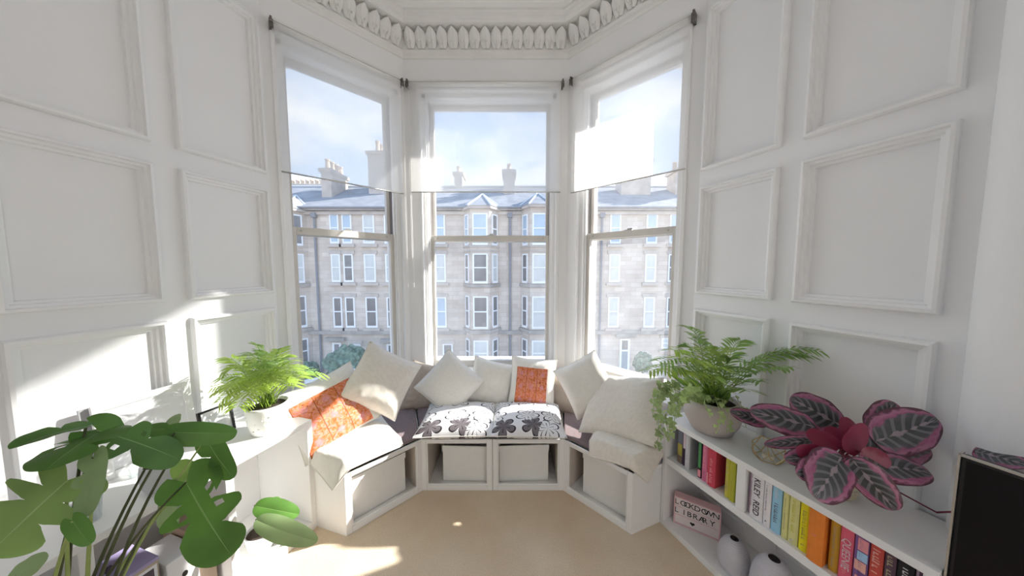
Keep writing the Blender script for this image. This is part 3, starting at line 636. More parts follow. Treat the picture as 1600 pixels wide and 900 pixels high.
def cushion(label, c, n, roll, w, h, t, mt, seed, ear=0.10, wr=0.010, group='cushions piled on the window seat', panel=None, drape=None, N=26, cat='cushion', pmat='orange'):
    n = Vector(n).normalized(); xh = Vector((0,0,1)).cross(n) if abs(n.z) < 0.97 else Vector((1,0,0)); xh.normalize(); yh = n.cross(xh)
    cr, sr = math.cos(R(roll)), math.sin(R(roll)); X = xh*cr + yh*sr; Y = yh*cr - xh*sr
    c = Vector(c)
    def put(p): 
        q = c + X*p[0] + Y*p[1] + n*p[2]
        if drape: q = drape(q)
        return q - c
    mb = MB(); v = []; uv = []; f = []; W = N+1
    for sgn in (1,-1):
        for i in range(W):
            for k in range(W):
                u, w_ = 2*k/N-1, 2*i/N-1; a, b, z = puff(u, w_, w, h, t, seed if sgn > 0 else seed+7, ear, wr)
                v.append(put((a, b, sgn*max(z, 0.0) if max(abs(u),abs(w_)) < 1 else 0))); uv.append((k/N, i/N))
    off = W*W
    for i in range(N):
        for k in range(N):
            a = i*W+k; f.append((a, a+1, a+W+1, a+W)); f.append((off+a, off+a+W, off+a+W+1, off+a+1))
    mb.add(v, f, uv)
    name = 'cushion' if cat == 'cushion' else 'seat_cushion'
    o = thing(name, label, cat, c, 0, group); body = mb.build('cushion_cover', M[mt], o, True)
    # stitched edge seam
    s = MB(); pts = []
    for k in range(N): pts.append((2*k/N-1, -1))
    for k in range(N): pts.append((1, 2*k/N-1))
    for k in range(N): pts.append((1-2*k/N, 1))
    for k in range(N): pts.append((-1, 1-2*k/N))
    pts.append((-1,-1)); s.tube([put(puff(a, b, w, h, t, seed, ear, wr)[:2]+(0,)) for a, b in pts], 0.0028, 5); s.build('seam', M['cream'] if mt == 'floral' else M[mt], o, True)
    if panel:
        u0,u1,v0,v1 = panel; K = 18; pv = []; puv = []
        for i in range(K+1):
            for k in range(K+1):
                u, w_ = u0+(u1-u0)*k/K, v0+(v1-v0)*i/K; a, b, z = puff(u, w_, w, h, t, seed, ear, wr); pv.append(put((a,b,z+0.0022))); puv.append((k/K,i/K))
        pm = MB(); pm.add(pv, [(i*(K+1)+k, i*(K+1)+k+1, (i+1)*(K+1)+k+1, (i+1)*(K+1)+k) for i in range(K) for k in range(K)], puv); pm.build('printed_panel', M[pmat], o, True)
    return o
TOP = SEAT+0.024
def cen(px, py, Y): return on_y(px, py, Y)
fl_ = 'floral seat cushions'
cushion('black and white floral seat cushion on the left of the pair', on_z(717,654,TOP+0.042), (0,0,1), 2, 0.475, 0.42, 0.10, 'floral', 1, 0.04, 0.005, fl_, cat='seat cushion')
cushion('black and white floral seat cushion on the right of the pair', on_z(824,654,TOP+0.042), (0,0,1), -2, 0.455, 0.42, 0.10, 'floral', 4, 0.04, 0.005, fl_, cat='seat cushion')
cushion('beige linen back cushion in painted shade behind the white woven cushion', cen(672,606,2.16), (0.35,-0.85,0.36), -18, 0.36, 0.36, 0.10, 'shaded_linen', 11)
cushion('white woven cushion standing on its corner left of centre', cen(703,600,2.02), (0.10,-0.90,0.40), -42, 0.355, 0.355, 0.12, 'weave', 2, 0.05, 0.003)
cushion('plain cream cushion behind the middle of the seat', cen(768,598,2.13), (0.05,-0.90,0.42), -14, 0.35, 0.34, 0.11, 'cream', 3, 0.09, 0.006)
cushion('cream cushion with an upright orange printed square in the middle', cen(832,599,2.06), (-0.08,-0.92,0.36), -4, 0.34, 0.37, 0.11, 'cream', 5, 0.09, 0.007, panel=(-0.72,0.62,-0.86,0.60))
cushion('beige linen back cushion in painted shade between the orange one and the right arm', cen(884,612,2.08), (-0.45,-0.82,0.34), 6, 0.30, 0.34, 0.10, 'shaded_linen', 12)
cushion('cream cushion standing on its corner right of centre', cen(916,600,1.86), (-0.28,-0.88,0.38), 32, 0.32, 0.34, 0.12, 'cream', 6, 0.07, 0.005)
cushion('large creased beige linen pillow leaning beside the right planter', cen(970,633,1.69), (-0.50,-0.50,0.70), 12, 0.46, 0.40, 0.13, 'linen', 7, 0.08, 0.013)
cushion('large creased beige linen pillow tilted against the left window', cen(597,594,1.79), (0.50,-0.78,0.40), -34, 0.375, 0.375, 0.14, 'linen', 8, 0.08, 0.013)
cushion('cream cushion with orange printed square leaning by the left shelf', cen(516,638,1.62), (0.60,-0.62,0.52), 16, 0.42, 0.40, 0.12, 'cream', 9, 0.08, 0.008, panel=(-0.86,0.78,-0.95,0.52))
def over_edge(planes):
    def f(q):
        q = q.copy()
        for p, n in planes:
            d = (q-p).dot(n)
            if d > 0: q = q - n*d*0.72 + Vector((0,0,-1))*(d*0.62)
        return q
    return f
nL = Vector((-0.295,-0.955,0)); nLf = Vector((0.717,-0.697,0)); nR = Vector((0.363,-0.932,0)); nRf = Vector((-0.70,-0.714,0))
cushion('cream cushion lying flat over the left end of the seat', on_z(548,693,TOP+0.045), (0.05,-0.06,1), 44, 0.46, 0.42, 0.075, 'cream', 10, 0.05, 0.014, drape=over_edge([(BA+nL*0.005, nL), (BA+nLf*0.01, nLf)]))
cushion('creased cream cushion lying flat over the right end of the seat', on_z(979,696,TOP+0.045), (-0.05,-0.06,1), -30, 0.40, 0.34, 0.09, 'linen', 13, 0.06, 0.012, drape=over_edge([(BD+nR*0.005, nR), (BD+nRf*0.01, nRf)]))

# ------------------------------------------------------------------ right bookcase with books, letter board and vases
FR_ = Vector((0.813,1.484,0)); YR = Vector((math.cos(AR), math.sin(AR), 0))
FLs = Vector((-1.054,1.461,0)); XL_ = -DL; YL = Vector((-math.cos(AL), math.sin(AL), 0))
def onR(s, d, z): return FR_ + DR*s + YR*d + Vector((0,0,z))     # along the bookcase, into its depth, up
def onL(s, d, z): return FLs + DL*s + YL*d + Vector((0,0,z))
def sR(px, py, d=0.0): q = on_plane(px, py, FR_+YR*d, YR)-FR_; return q.dot(DR), q.z
bc = thing('bookcase', 'low white two tier bookcase along the right wall', 'bookcase', FR_, RZ_R)
BL_, BDp, BH = 0.845, 0.285, 0.602
def board(name, x0, x1, y0, y1, z0, z1, parent, m='unit'):
    q = MB(); q.box(x0,x1,y0,y1,z0,z1); return q.build(name, M[m], parent, bevel=0.002)
board('top_board', 0, BL_, 0, BDp, BH-0.026, BH, bc); board('bottom_board', 0.020, BL_-0.024, 0, BDp, 0.0, 0.034, bc); board('shelf', 0.020, BL_-0.024, 0.004, BDp-0.01, 0.352, 0.386, bc)
board('side_panel', 0, 0.020, 0, BDp, 0, BH-0.026, bc); board('side_panel', BL_-0.024, BL_, 0, BDp, 0, BH-0.026, bc); board('back_panel', 0.020, BL_-0.024, BDp-0.008, BDp, 0.034, BH-0.026, bc)
board('divider', 0.358, 0.392, 0.004, BDp-0.008, 0.386, BH-0.026, bc); 
def cmat(name, c): 
    if name not in M: M[name] = mat(name, c, 0.55, 0.06, 30)
    return name
def book(s0, s1, h, dep, d0, color, label, text=None, tcol='white_ink', size=None, marks=None, lean=0.0, blocks=None, tpos=0.5, font_gap=0):
    """upright book on the shelf, spine to the room; title runs down the spine"""
    W = s1-s0-0.0012; t = thing('book', label, 'book', onR(s0+0.0006, d0, 0.3866), RZ_R, 'books on the bookcase shelf')
    if lean: t.rotation_euler = (0, lean, RZ_R)
    cm = M[color]; th = min(0.0025, W*0.18); rr = 0.004
    c = MB(); c.prism([(0.0,dep),(0.0,rr),(W*0.2,0.0012),(W*0.5,0),(W*0.8,0.0012),(W,rr),(W,dep),(W-th,dep),(W-th,rr+0.003),(th,rr+0.003),(th,dep)], 0, h); c.build('cover', cm, t)
    p = MB(); p.box(th, W-th, rr+0.003, dep-0.004, 0.003, h-0.003); p.build('pages', M['page'], t)
    yy = -0.0006
    if blocks:
        for (z0, z1, x0, x1, bcol) in blocks:
            q = MB(); q.box(W*x0, W*x1, yy, rr*0.5, h*z0, h*z1); q.build('spine_print', M[bcol], t)
    if text:
        me = text_mesh(text, size or W*0.62, M[tcol]); ob = link('spine_title', me, t)
        ob.rotation_euler = Matrix(((0,1,0),(0,0,-1),(-1,0,0))).to_euler(); ob.location = (W*tpos, yy-0.0003, h*0.5)
        ln = ob.dimensions.x or 1
    if marks:                                            # small unreadable lettering: a row of short strokes
        for (z0, z1, xc, sz, mcol, sd) in marks:
            rnd = random.Random(sd); q = MB(); z = h*z1
            while z > h*z0:
                l = sz*rnd.uniform(0.35, 0.75); x = W*xc
                if rnd.random() > 0.15:
                    q.box(x-sz*0.5, x-sz*0.5+sz*rnd.uniform(0.7,1.0), yy, yy+0.0008, z-l*0.35, z); 
                    if rnd.random() > 0.5: q.box(x-sz*0.5, x-sz*0.5+sz*0.22, yy, yy+0.0008, z-l, z)
                z -= l*1.25
            if q.v: q.build('spine_title', M[mcol], t)
    return t
for n, c in dict(b_slate=(0.16,0.17,0.21), b_olive=(0.42,0.36,0.08), b_brown=(0.20,0.14,0.11), b_plum=(0.07,0.035,0.07), b_pinkwhite=(0.72,0.58,0.62), b_grey=(0.56,0.56,0.58), b_black=(0.022,0.02,0.024), b_green=(0.10,0.36,0.12),
                 b_pink=(0.72,0.20,0.33), b_red=(0.62,0.07,0.11), b_rose=(0.80,0.32,0.36), b_purple=(0.16,0.11,0.26), b_yellow=(0.62,0.56,0.08), b_lime=(0.50,0.50,0.05), b_white=(0.80,0.78,0.80), b_blue=(0.33,0.60,0.78), b_pale=(0.72,0.70,0.30), b_bright=(0.82,0.72,0.02),
                 b_orange=(0.80,0.24,0.04), b_amber=(0.60,0.34,0.04), b_queen=(0.74,0.13,0.20), b_violet=(0.22,0.11,0.30), b_tomato=(0.60,0.09,0.07), b_dusk=(0.12,0.07,0.10), b_mauve=(0.42,0.30,0.38), b_salmon=(0.80,0.42,0.36), b_cyan=(0.40,0.62,0.85), b_tan=(0.42,0.36,0.24)).items(): cmat(n, c)
D0 = 0.030
book(0.060,0.090,0.185,0.135,D0,'b_slate','slate grey book with an olive band at the left end of the shelf', blocks=[(0.22,0.55,0.1,0.95,'b_olive'),(0.02,0.20,0.1,0.95,'b_brown')])
book(0.091,0.107,0.184,0.135,D0,'b_plum','thin plum book with a pale pink upper spine', blocks=[(0.5,0.98,0.15,0.9,'b_pinkwhite')])
book(0.108,0.133,0.182,0.150,D0-0.008,'b_grey','thick light grey book before the dark gap', marks=[(0.2,0.85,0.5,0.006,'b_white',3)])
book(0.175,0.196,0.180,0.130,D0-0.008,'b_black','black book with green lettering', blocks=[(0.28,0.96,0.22,0.80,'b_green'),(0.03,0.22,0.2,0.85,'b_rose')], marks=[(0.30,0.94,0.5,0.009,'b_black',5)])
book(0.197,0.223,0.182,0.130,D0-0.008,'b_pink','pink book beside the black and green one', marks=[(0.30,0.92,0.5,0.010,'b_rose',6),(0.08,0.25,0.5,0.006,'b_purple',7)])
book(0.224,0.262,0.184,0.138,D0-0.012,'b_red','thick red book with pale pink lettering', marks=[(0.08,0.72,0.55,0.013,'b_rose',8)], blocks=[(0.02,0.30,0.0,0.18,'b_rose')])
book(0.283,0.300,0.176,0.130,D0+0.030,'b_purple','thin purple book set back beside the yellow ones', marks=[(0.2,0.7,0.5,0.005,'b_grey',9)])
book(0.303,0.322,0.184,0.135,D0-0.010,'b_yellow','yellow book next to the lime one', marks=[(0.15,0.9,0.5,0.007,'b_tan',10)])
book(0.323,0.346,0.187,0.140,D0-0.014,'b_lime','lime yellow book against the divider', marks=[(0.1,0.9,0.5,0.007,'b_olive',11)])
book(0.394,0.404,0.182,0.15,D0-0.006,'b_mauve','thin mauve book just right of the divider')
book(0.405,0.450,0.187,0.15,D0-0.016,'b_white','thick white book with tall black lettering', text='KILEY  REID', tcol='ink', size=0.030, marks=[(0.25,0.95,0.10,0.004,'b_mauve',12)])
book(0.451,0.475,0.186,0.15,D0-0.016,'b_white','plain white book left of the pale blue one', marks=[(0.35,0.9,0.4,0.005,'b_mauve',13),(0.10,0.13,0.5,0.006,'ink',14)])
book(0.476,0.507,0.182,0.14,D0-0.014,'b_blue','pale blue book with dark lettering', marks=[(0.22,0.70,0.5,0.0115,'b_slate',15),(0.75,0.95,0.5,0.008,'b_white',16)])
book(0.508,0.527,0.178,0.14,D0-0.012,'b_pale','narrow pale yellow book right of the blue one', marks=[(0.2,0.9,0.5,0.003,'b_tan',17)])
book(0.528,0.557,0.178,0.14,D0-0.012,'b_pale','wider pale yellow book left of the bright yellow one', marks=[(0.25,0.95,0.5,0.010,'b_yellow',18),(0.03,0.10,0.5,0.012,'b_grey',19)])
book(0.559,0.585,0.180,0.14,D0-0.012,'b_bright','bright yellow book left of the orange one', marks=[(0.15,0.85,0.5,0.010,'b_olive',20)])
book(0.587,0.628,0.187,0.15,D0-0.026,'b_orange','thick orange book standing proud of the row', marks=[(0.5,0.53,0.45,0.012,'b_rose',21)])
book(0.634,0.658,0.182,0.14,D0-0.006,'b_amber','amber brown book right of the orange one', marks=[(0.1,0.9,0.5,0.007,'b_tan',22)])
book(0.660,0.690,0.186,0.14,D0-0.012,'b_queen','crimson pink book with bold white lettering', text='QUEENIE', tcol='b_pinkwhite', size=0.026, marks=[(0.10,0.24,0.5,0.010,'b_rose',23)])
book(0.691,0.722,0.187,0.14,D0-0.012,'b_violet','violet book with patchwork of red and blue lettering', blocks=[(0.72,0.93,0.25,0.95,'b_rose'),(0.55,0.70,0.25,0.95,'b_cyan'),(0.36,0.53,0.10,0.90,'b_salmon'),(0.12,0.26,0.2,0.9,'b_salmon')], marks=[(0.12,0.92,0.5,0.008,'b_violet',24)])
book(0.723,0.750,0.186,0.14,D0-0.012,'b_tomato','brick red book with pale salmon lettering', marks=[(0.15,0.90,0.5,0.015,'b_salmon',25)])
book(0.751,0.773,0.186,0.14,D0-0.012,'b_dusk','dusky purple book with tan lettering', marks=[(0.45,0.92,0.5,0.011,'b_tan',26),(0.1,0.40,0.5,0.012,'b_mauve',27)])
book(0.774,0.804,0.187,0.14,D0-0.012,'b_black','black book with white lettering near the right end', marks=[(0.55,0.9,0.55,0.012,'b_white',28),(0.08,0.52,0.5,0.022,'b_white',29)])
book(0.805,0.819,0.183,0.14,D0-0.010,'b_mauve','thin mauve book at the right end of the shelf', blocks=[(0.02,0.98,0.45,0.98,'b_plum')])
# letter board
M['pink_frame'] = mat('pink_plastic', (0.78, 0.50, 0.52), 0.45, 0.02); M['board_white'] = mat('letter_board_face', (0.80, 0.71, 0.71), 0.5, 0.02)
p0 = on_z(1052,815,0.035); p1 = on_z(1125,846,0.035); dv = (p1-p0); BWd = dv.length; rz = math.atan2(dv.y, dv.x); BHt = 0.152
lb = thing('letter_board', 'pink letter light box on the bottom shelf', 'letter board', (p0.x,p0.y,0.0345), rz)
q = MB(); q.box(0,BWd,0.004,0.045,0,BHt); q.build('case', M['pink_frame'], lb, bevel=0.004)
q = MB(); e = 0.006
for b in ((0,e,0,BHt),(BWd-e,BWd,0,BHt),(e,BWd-e,0,e),(e,BWd-e,BHt-e,BHt)): q.box(b[0],b[1],-0.004,0.004,b[2],b[3])
q.build('rim', M['pink_frame'], lb, bevel=0.001)
for k in range(3):
    h = (BHt-2*e)/3; q = MB(); q.box(e,BWd-e,-0.0005,0.0045,e+h*k+0.001,e+h*(k+1)-0.001); q.build('letter_row', M['board_white'], lb)
    if k: q = MB(); q.box(e,BWd-e,-0.002,0.0,e+h*k-0.001,e+h*k+0.001); q.build('letter_rail', M['pink_frame'], lb)
def letters(word, xs, z, size):
    for ch, x in zip(word, xs):
        ob = link('letter', text_mesh(ch, size, M['ink']), lb); ob.rotation_euler = (R(90),0,0); ob.location = (x*BWd, -0.0012, z)
h = (BHt-2*e)/3
letters('LOCKDOWN', (0.06,0.21,0.28,0.385,0.51,0.665,0.745,0.90), e+h*2.5, 0.040)
letters('LIBRARY', (0.06,0.23,0.345,0.475,0.61,0.675,0.83), e+h*1.5, 0.040)
hp = []
for k in range(24):
    a = 2*math.pi*k/24; hp.append((0.011*math.sin(a)**3, 0.0105*(0.8125*math.cos(a)-0.3125*math.cos(2*a)-0.125*math.cos(3*a)-0.0625*math.cos(4*a))))
q = MB(); q.prism(hp, 0, 0.0008); o = q.build('heart', M['ink'], lb); o.rotation_euler = (R(90),0,0); o.location = (0.42*BWd, -0.0006, e+h*0.52)
# two ribbed vases
M['vase'] = mat('ribbed_grey_ceramic', (0.60, 0.58, 0.62), 0.75, 0.03, 20); M['hole'] = mat('vase_inside', (0.04,0.03,0.03), 0.9, 0.1)
def vase(s, d, rmax, hgt, label):
    t = thing('ribbed_vase', label, 'vase', onR(s, d, 0.0345), 0, 'ribbed grey vases'); prof = []; n = 46
    for i in range(n+1):
        u = i/n; z = u*hgt; r = rmax*(0.72+0.28*math.sin(math.pi*0.5*u/0.32)) if u < 0.32 else rmax*math.sqrt(max(0.0, 1-((u-0.32)/0.70)**2))**0.9
        prof.append((r + (0.0016 if i % 2 else 0), z))
    q = MB(); q.lathe(prof, 28, close=False); q.build('vase_body', M['vase'], t)
    q = MB(); q.lathe([(prof[-1][0]*0.97, hgt-0.001),(prof[-1][0]*0.8, hgt-0.006),(0.001, hgt-0.02)], 20, close=False); q.build('vase_mouth', M['hole'], t)
vase(0.322, 0.080, 0.060, 0.145, 'smaller ribbed grey vase beside the letter board')
vase(0.468, 0.080, 0.072, 0.195, 'larger ribbed grey vase on the bottom shelf below the blue book')
# television on a low stand at the end of the bookcase
ts = thing('tv_stand', 'low white television stand beyond the bookcase', 'stand', onR(0.862, -0.01, 0), RZ_R)
board('stand_top', 0, 0.95, 0, 0.28, 0.43, 0.46, ts); board('side_panel', 0, 0.025, 0, 0.28, 0, 0.43, ts); board('side_panel', 0.925, 0.95, 0, 0.28, 0, 0.43, ts); board('back_panel', 0.025, 0.925, 0.27, 0.28, 0, 0.43, ts)
tv = thing('television', 'black flat television at the right edge of the picture', 'television', onR(0.852, 0.02, 0.46), RZ_R)
q = MB(); q.box(0.0,0.84,0.0,0.030,0.03,0.463); q.build('case', M['black'], tv, bevel=0.004)
q = MB(); q.box(0.008,0.832,-0.0015,0.001,0.045,0.455); q.build('screen', M['black_gloss'], tv)
q = MB(); q.box(-0.003,0.843,-0.004,0.004,0.463,0.468); q.box(-0.004,0.0,-0.004,0.028,0.03,0.468); q.build('silver_edge', M['metal'], tv)
q = MB(); q.box(0.30,0.54,-0.06,0.14,0.0,0.010); q.box(0.39,0.45,0.03,0.05,0.010,0.06); q.build('foot', M['black'], tv)
# gold wire tealight holder
gh = thing('tealight_holder', 'geometric gold wire tealight holder on the bookcase', 'candle holder', onR(0.405, 0.120, BH), RZ_R+0.5)
ring0 = [Vector((0.045*math.cos(k*math.pi/3), 0.045*math.sin(k*math.pi/3), 0.002)) for k in range(6)]; ring1 = [Vector((0.062*math.cos((k+.5)*math.pi/3), 0.062*math.sin((k+.5)*math.pi/3), 0.040)) for k in range(6)]; ring2 = [Vector((0.032*math.cos(k*2*math.pi/3+.3), 0.032*math.sin(k*2*math.pi/3+.3), 0.078)) for k in range(3)]
def bars(pairs, nm):
    for a, b in pairs: q = MB(); q.tube([a,b], 0.0017, 6); q.build(nm, M['gold'], gh)
bars([(ring0[k], ring0[(k+1)%6]) for k in range(6)] + [(ring0[k], ring1[k]) for k in range(6)] + [(ring0[(k+1)%6], ring1[k]) for k in range(6)] + [(ring1[2*k], ring2[k]) for k in range(3)] + [(ring1[2*k+1], ring2[k]) for k in range(3)] + [(ring2[k], ring2[(k+1)%3]) for k in range(3)], 'wire')
q = MB(); q.lathe([(0.019,0.001),(0.019,0.018),(0.017,0.018),(0.017,0.014),(0.001,0.014)], 18, close=False); q.build('tealight', M['wax'], gh)

# ------------------------------------------------------------------ left shelf unit and what stands on it
LU, LUD, LUH = 1.06, 0.385, 0.600
lu = thing('shelf_unit', 'low white open shelf unit along the left wall', 'shelf', FLs, RZ_L)
def lboard(name, s0, s1, d0, d1, z0, z1, m='unit', par=None): q = MB(); q.box(-s1,-s0,d0,d1,z0,z1); return q.build(name, M[m], par or lu, bevel=0.002)
lboard('top_board', 0, LU, 0, LUD, LUH-0.026, LUH); lboard('bottom_board', 0, LU, 0, LUD, 0, 0.045)
for s in (0, 0.345, 0.69, LU-0.028): lboard('upright', s, s+0.028, 0, LUD, 0.045, LUH-0.026)
lboard('back_panel', 0.028, LU-0.028, LUD-0.010, LUD-0.002, 0.045, LUH-0.026)
# picture frames leaning on the wall
M['mount'] = mat('white_mount_card', (0.80,0.80,0.83), 0.25, 0.02, 4, 0, None, 0.5); M['frame_grey'] = mat('grey_canvas', (0.45,0.45,0.46), 0.7, 0.08)
M['art'] = mat('pale_grey_print', (0.70,0.71,0.75), 0.3, 0.10, 4)
def pic(name, label, s0, s1, d, h, lean, fw, fm, mm, th=0.016):
    t = thing(name, label, 'picture frame', onL(s0, d, LUH), RZ_L); t.rotation_euler = (R(-lean), 0, RZ_L); W = s1-s0
    q = MB()
    for b in ((-W,-W+fw,0,h),(-fw,0,0,h),(-W+fw,-fw,0,fw),(-W+fw,-fw,h-fw,h)): q.box(b[0],b[1],0,th,b[2],b[3])
    q.build('frame', M[fm], t, bevel=0.0015)
    q = MB(); q.box(-W+fw,-fw,th*0.5,th*0.8,fw,h-fw); q.build('mount', M[mm], t)
    if fw < 0.02: q = MB(); q.box(-W+fw*3.4,-fw*3.4,th*0.45,th*0.5,fw*3.6,h-fw*3.6); q.build('print', M['art'], t)
    return t
pic('picture_frame', 'large white picture frame leaning on the left panelled wall', 0.285, 0.555, 0.320, 0.285, 9, 0.026, 'unit', 'mount')
pic('picture_frame', 'small black photo frame leaning behind the palm', 0.165, 0.292, 0.285, 0.135, 10, 0.009, 'black', 'mount')
pic('picture_frame', 'grey edged frame behind the white one on the left shelf', 0.395, 0.575, 0.345, 0.278, 9, 0.03, 'frame_grey', 'frame_grey', 0.010)
def tumbler(s, d, r, h, label):
    t = thing('drinking_glass', label, 'glass', onL(s, d, LUH), 0); q = MB(); q.lathe([(r*0.8,0.0),(r,h),(r*0.93,h),(r*0.74,0.006),(0.001,0.006)], 20, close=False); q.build('glass_wall', M['clear'], t, True)
    q = MB(); q.lathe([(r*0.8,0.0),(r*0.8,0.005),(0.001,0.005)], 20, close=False); q.build('glass_base', M['clear'], t)
tumbler(0.500, 0.255, 0.024, 0.045, 'small clear glass before the white picture frame'); tumbler(0.665, 0.105, 0.034, 0.075, 'clear glass tumbler behind the large monstera leaf')
M['pot_grey'] = mat('pale_grey_pot', (0.62,0.63,0.64), 0.6, 0.04, 10)
gp = thing('ceramic_pot', 'pale grey round pot on the left shelf behind the monstera', 'pot', onL(0.505, 0.085, LUH), 0)
q = MB(); q.lathe([(0.040,0),(0.052,0.02),(0.056,0.06),(0.052,0.095),(0.046,0.095),(0.048,0.06),(0.001,0.05)], 28, close=False); q.build('pot_body', M['pot_grey'], gp, True)
q = MB(); q.lathe([(0.0495,0.085),(0.001,0.088)], 20, close=False); q.build('soil', M['soil'], gp)
# boxes in the lower bay
M['purple_box'] = mat('lavender_card', (0.40,0.34,0.56), 0.4, 0.1, 6); M['dark_print'] = mat('dark_box_print', (0.10,0.08,0.10), 0.5, 0.2); M['gold_card'] = mat('tan_box_side', (0.48,0.40,0.30), 0.6, 0.1, 8)
M['box_white'] = mat('glossy_white_box', (0.84,0.84,0.87), 0.3, 0.01); M['kraft'] = mat('brown_card', (0.46,0.36,0.28), 0.8, 0.06)
pb_ = thing('product_box', 'lavender product box with tan sides in the left shelf', 'box', onL(0.655, 0.045, 0.0455), RZ_L)
q = MB(); q.box(-0.0,0.105,0,0.16,0,0.335); q.build('box_body', M['gold_card'], pb_, bevel=0.002); q = MB(); q.box(-0.001,0.106,-0.001,0.161,0.325,0.3365); q.build('box_lid', M['purple_box'], pb_, bevel=0.001)
q = MB(); q.box(0.058,0.092,-0.0012,0.0,0.22,0.305); q.build('box_picture', M['dark_print'], pb_); q = MB(); q.box(0.050,0.100,-0.0008,0.0002,0.21,0.315); q.build('box_picture_border', M['box_white'], pb_)
q = MB(); q.box(0.02,0.034,0.075,0.089,0.3365,0.352); q.build('box_tab', M['dark_print'], pb_)
wb = thing('white_carton', 'glossy white carton beside the lavender box', 'box', onL(0.540, 0.030, 0.0455), RZ_L)
q = MB(); q.box(0,0.085,0,0.165,0,0.292); q.build('box_body', M['box_white'], wb, bevel=0.003)
q = MB(); q.prism([(0.008*math.cos(a*math.pi/6), 0.011*math.sin(a*math.pi/6)) for a in range(12)], 0, 0.0008); o = q.build('box_logo', M['ink'], wb); o.rotation_euler = (R(90),0,0); o.location = (0.045,0.0,0.215)
kb = thing('cardboard_box', 'brown cardboard box behind the white carton', 'box', onL(0.450, 0.06, 0.0455), RZ_L)
q = MB(); q.box(0,0.060,0,0.20,0,0.315); q.build('box_body', M['kraft'], kb, bevel=0.002); q = MB(); q.box(0.0,0.060,0.0,0.10,0.3155,0.3175); q.build('box_flap', M['kraft'], kb)

# ------------------------------------------------------------------ plants
def leaf_mat(name, top, back, vein, var=0.25, transl=0.35, rough=0.4):
    m, N, L, out = new_mat(name)
    p = N.new('ShaderNodeBsdfPrincipled'); p.inputs['Roughness'].default_value = rough; p.inputs['Specular IOR Level'].default_value = 0.4
    tc = N.new('ShaderNodeTexCoord'); sp = N.new('ShaderNodeSeparateXYZ'); L.new(tc.outputs['UV'], sp.inputs[0])
    nz = N.new('ShaderNodeTexNoise'); nz.inputs['Scale'].default_value = 7; L.new(tc.outputs['Object'], nz.inputs['Vector'])
    cr = N.new('ShaderNodeValToRGB'); cr.color_ramp.elements[0].position = 0.3; cr.color_ramp.elements[1].position = 0.7
    cr.color_ramp.elements[0].color = (*[q*(1-var) for q in top],1); cr.color_ramp.elements[1].color = (*[min(1,q*(1+var)) for q in top],1); L.new(nz.outputs['Fac'], cr.inputs[0])
    ab = N.new('ShaderNodeMath'); ab.operation = 'SUBTRACT'; ab.inputs[1].default_value = 0.5; L.new(sp.outputs[1], ab.inputs[0]); a2 = N.new('ShaderNodeMath'); a2.operation = 'ABSOLUTE'; L.new(ab.outputs[0], a2.inputs[0])
    lt = N.new('ShaderNodeMath'); lt.operation = 'LESS_THAN'; lt.inputs[1].default_value = 0.010; L.new(a2.outputs[0], lt.inputs[0])
    mx = N.new('ShaderNodeMixRGB'); mx.inputs[2].default_value = (*vein,1); L.new(lt.outputs[0], mx.inputs[0]); L.new(cr.outputs[0], mx.inputs[1])
    ge = N.new('ShaderNodeNewGeometry'); bk = N.new('ShaderNodeMixRGB'); bk.inputs[2].default_value = (*back,1); L.new(ge.outputs['Backfacing'], bk.inputs[0]); L.new(mx.outputs[0], bk.inputs[1])
    L.new(bk.outputs[0], p.inputs['Base Color']); t = N.new('ShaderNodeBsdfTranslucent'); L.new(bk.outputs[0], t.inputs[0])
    s = N.new('ShaderNodeMixShader'); s.inputs[0].default_value = transl; L.new(p.outputs[0], s.inputs[1]); L.new(t.outputs[0], s.inputs[2]); L.new(s.outputs[0], out.inputs[0]); return m
M['monstera'] = leaf_mat('monstera_green', (0.105,0.235,0.045), (0.22,0.33,0.13), (0.22,0.36,0.12))
M['monstera_pale'] = leaf_mat('monstera_light_green', (0.24,0.37,0.11), (0.28,0.40,0.16), (0.34,0.46,0.2))
M['pale_leaf'] = leaf_mat('pale_grey_green_leaf', (0.27,0.38,0.18), (0.32,0.42,0.24), (0.30,0.38,0.2))
M['palm'] = leaf_mat('palm_yellow_green', (0.38,0.54,0.09), (0.42,0.55,0.16), (0.42,0.5,0.15), 0.3, 0.45)
M['palm2'] = leaf_mat('palm_mid_green', (0.24,0.40,0.09), (0.32,0.46,0.16), (0.28,0.38,0.12), 0.35, 0.35)
M['ivy'] = leaf_mat('ivy_green_cream', (0.40,0.52,0.22), (0.46,0.55,0.30), (0.62,0.64,0.45), 0.55, 0.35)
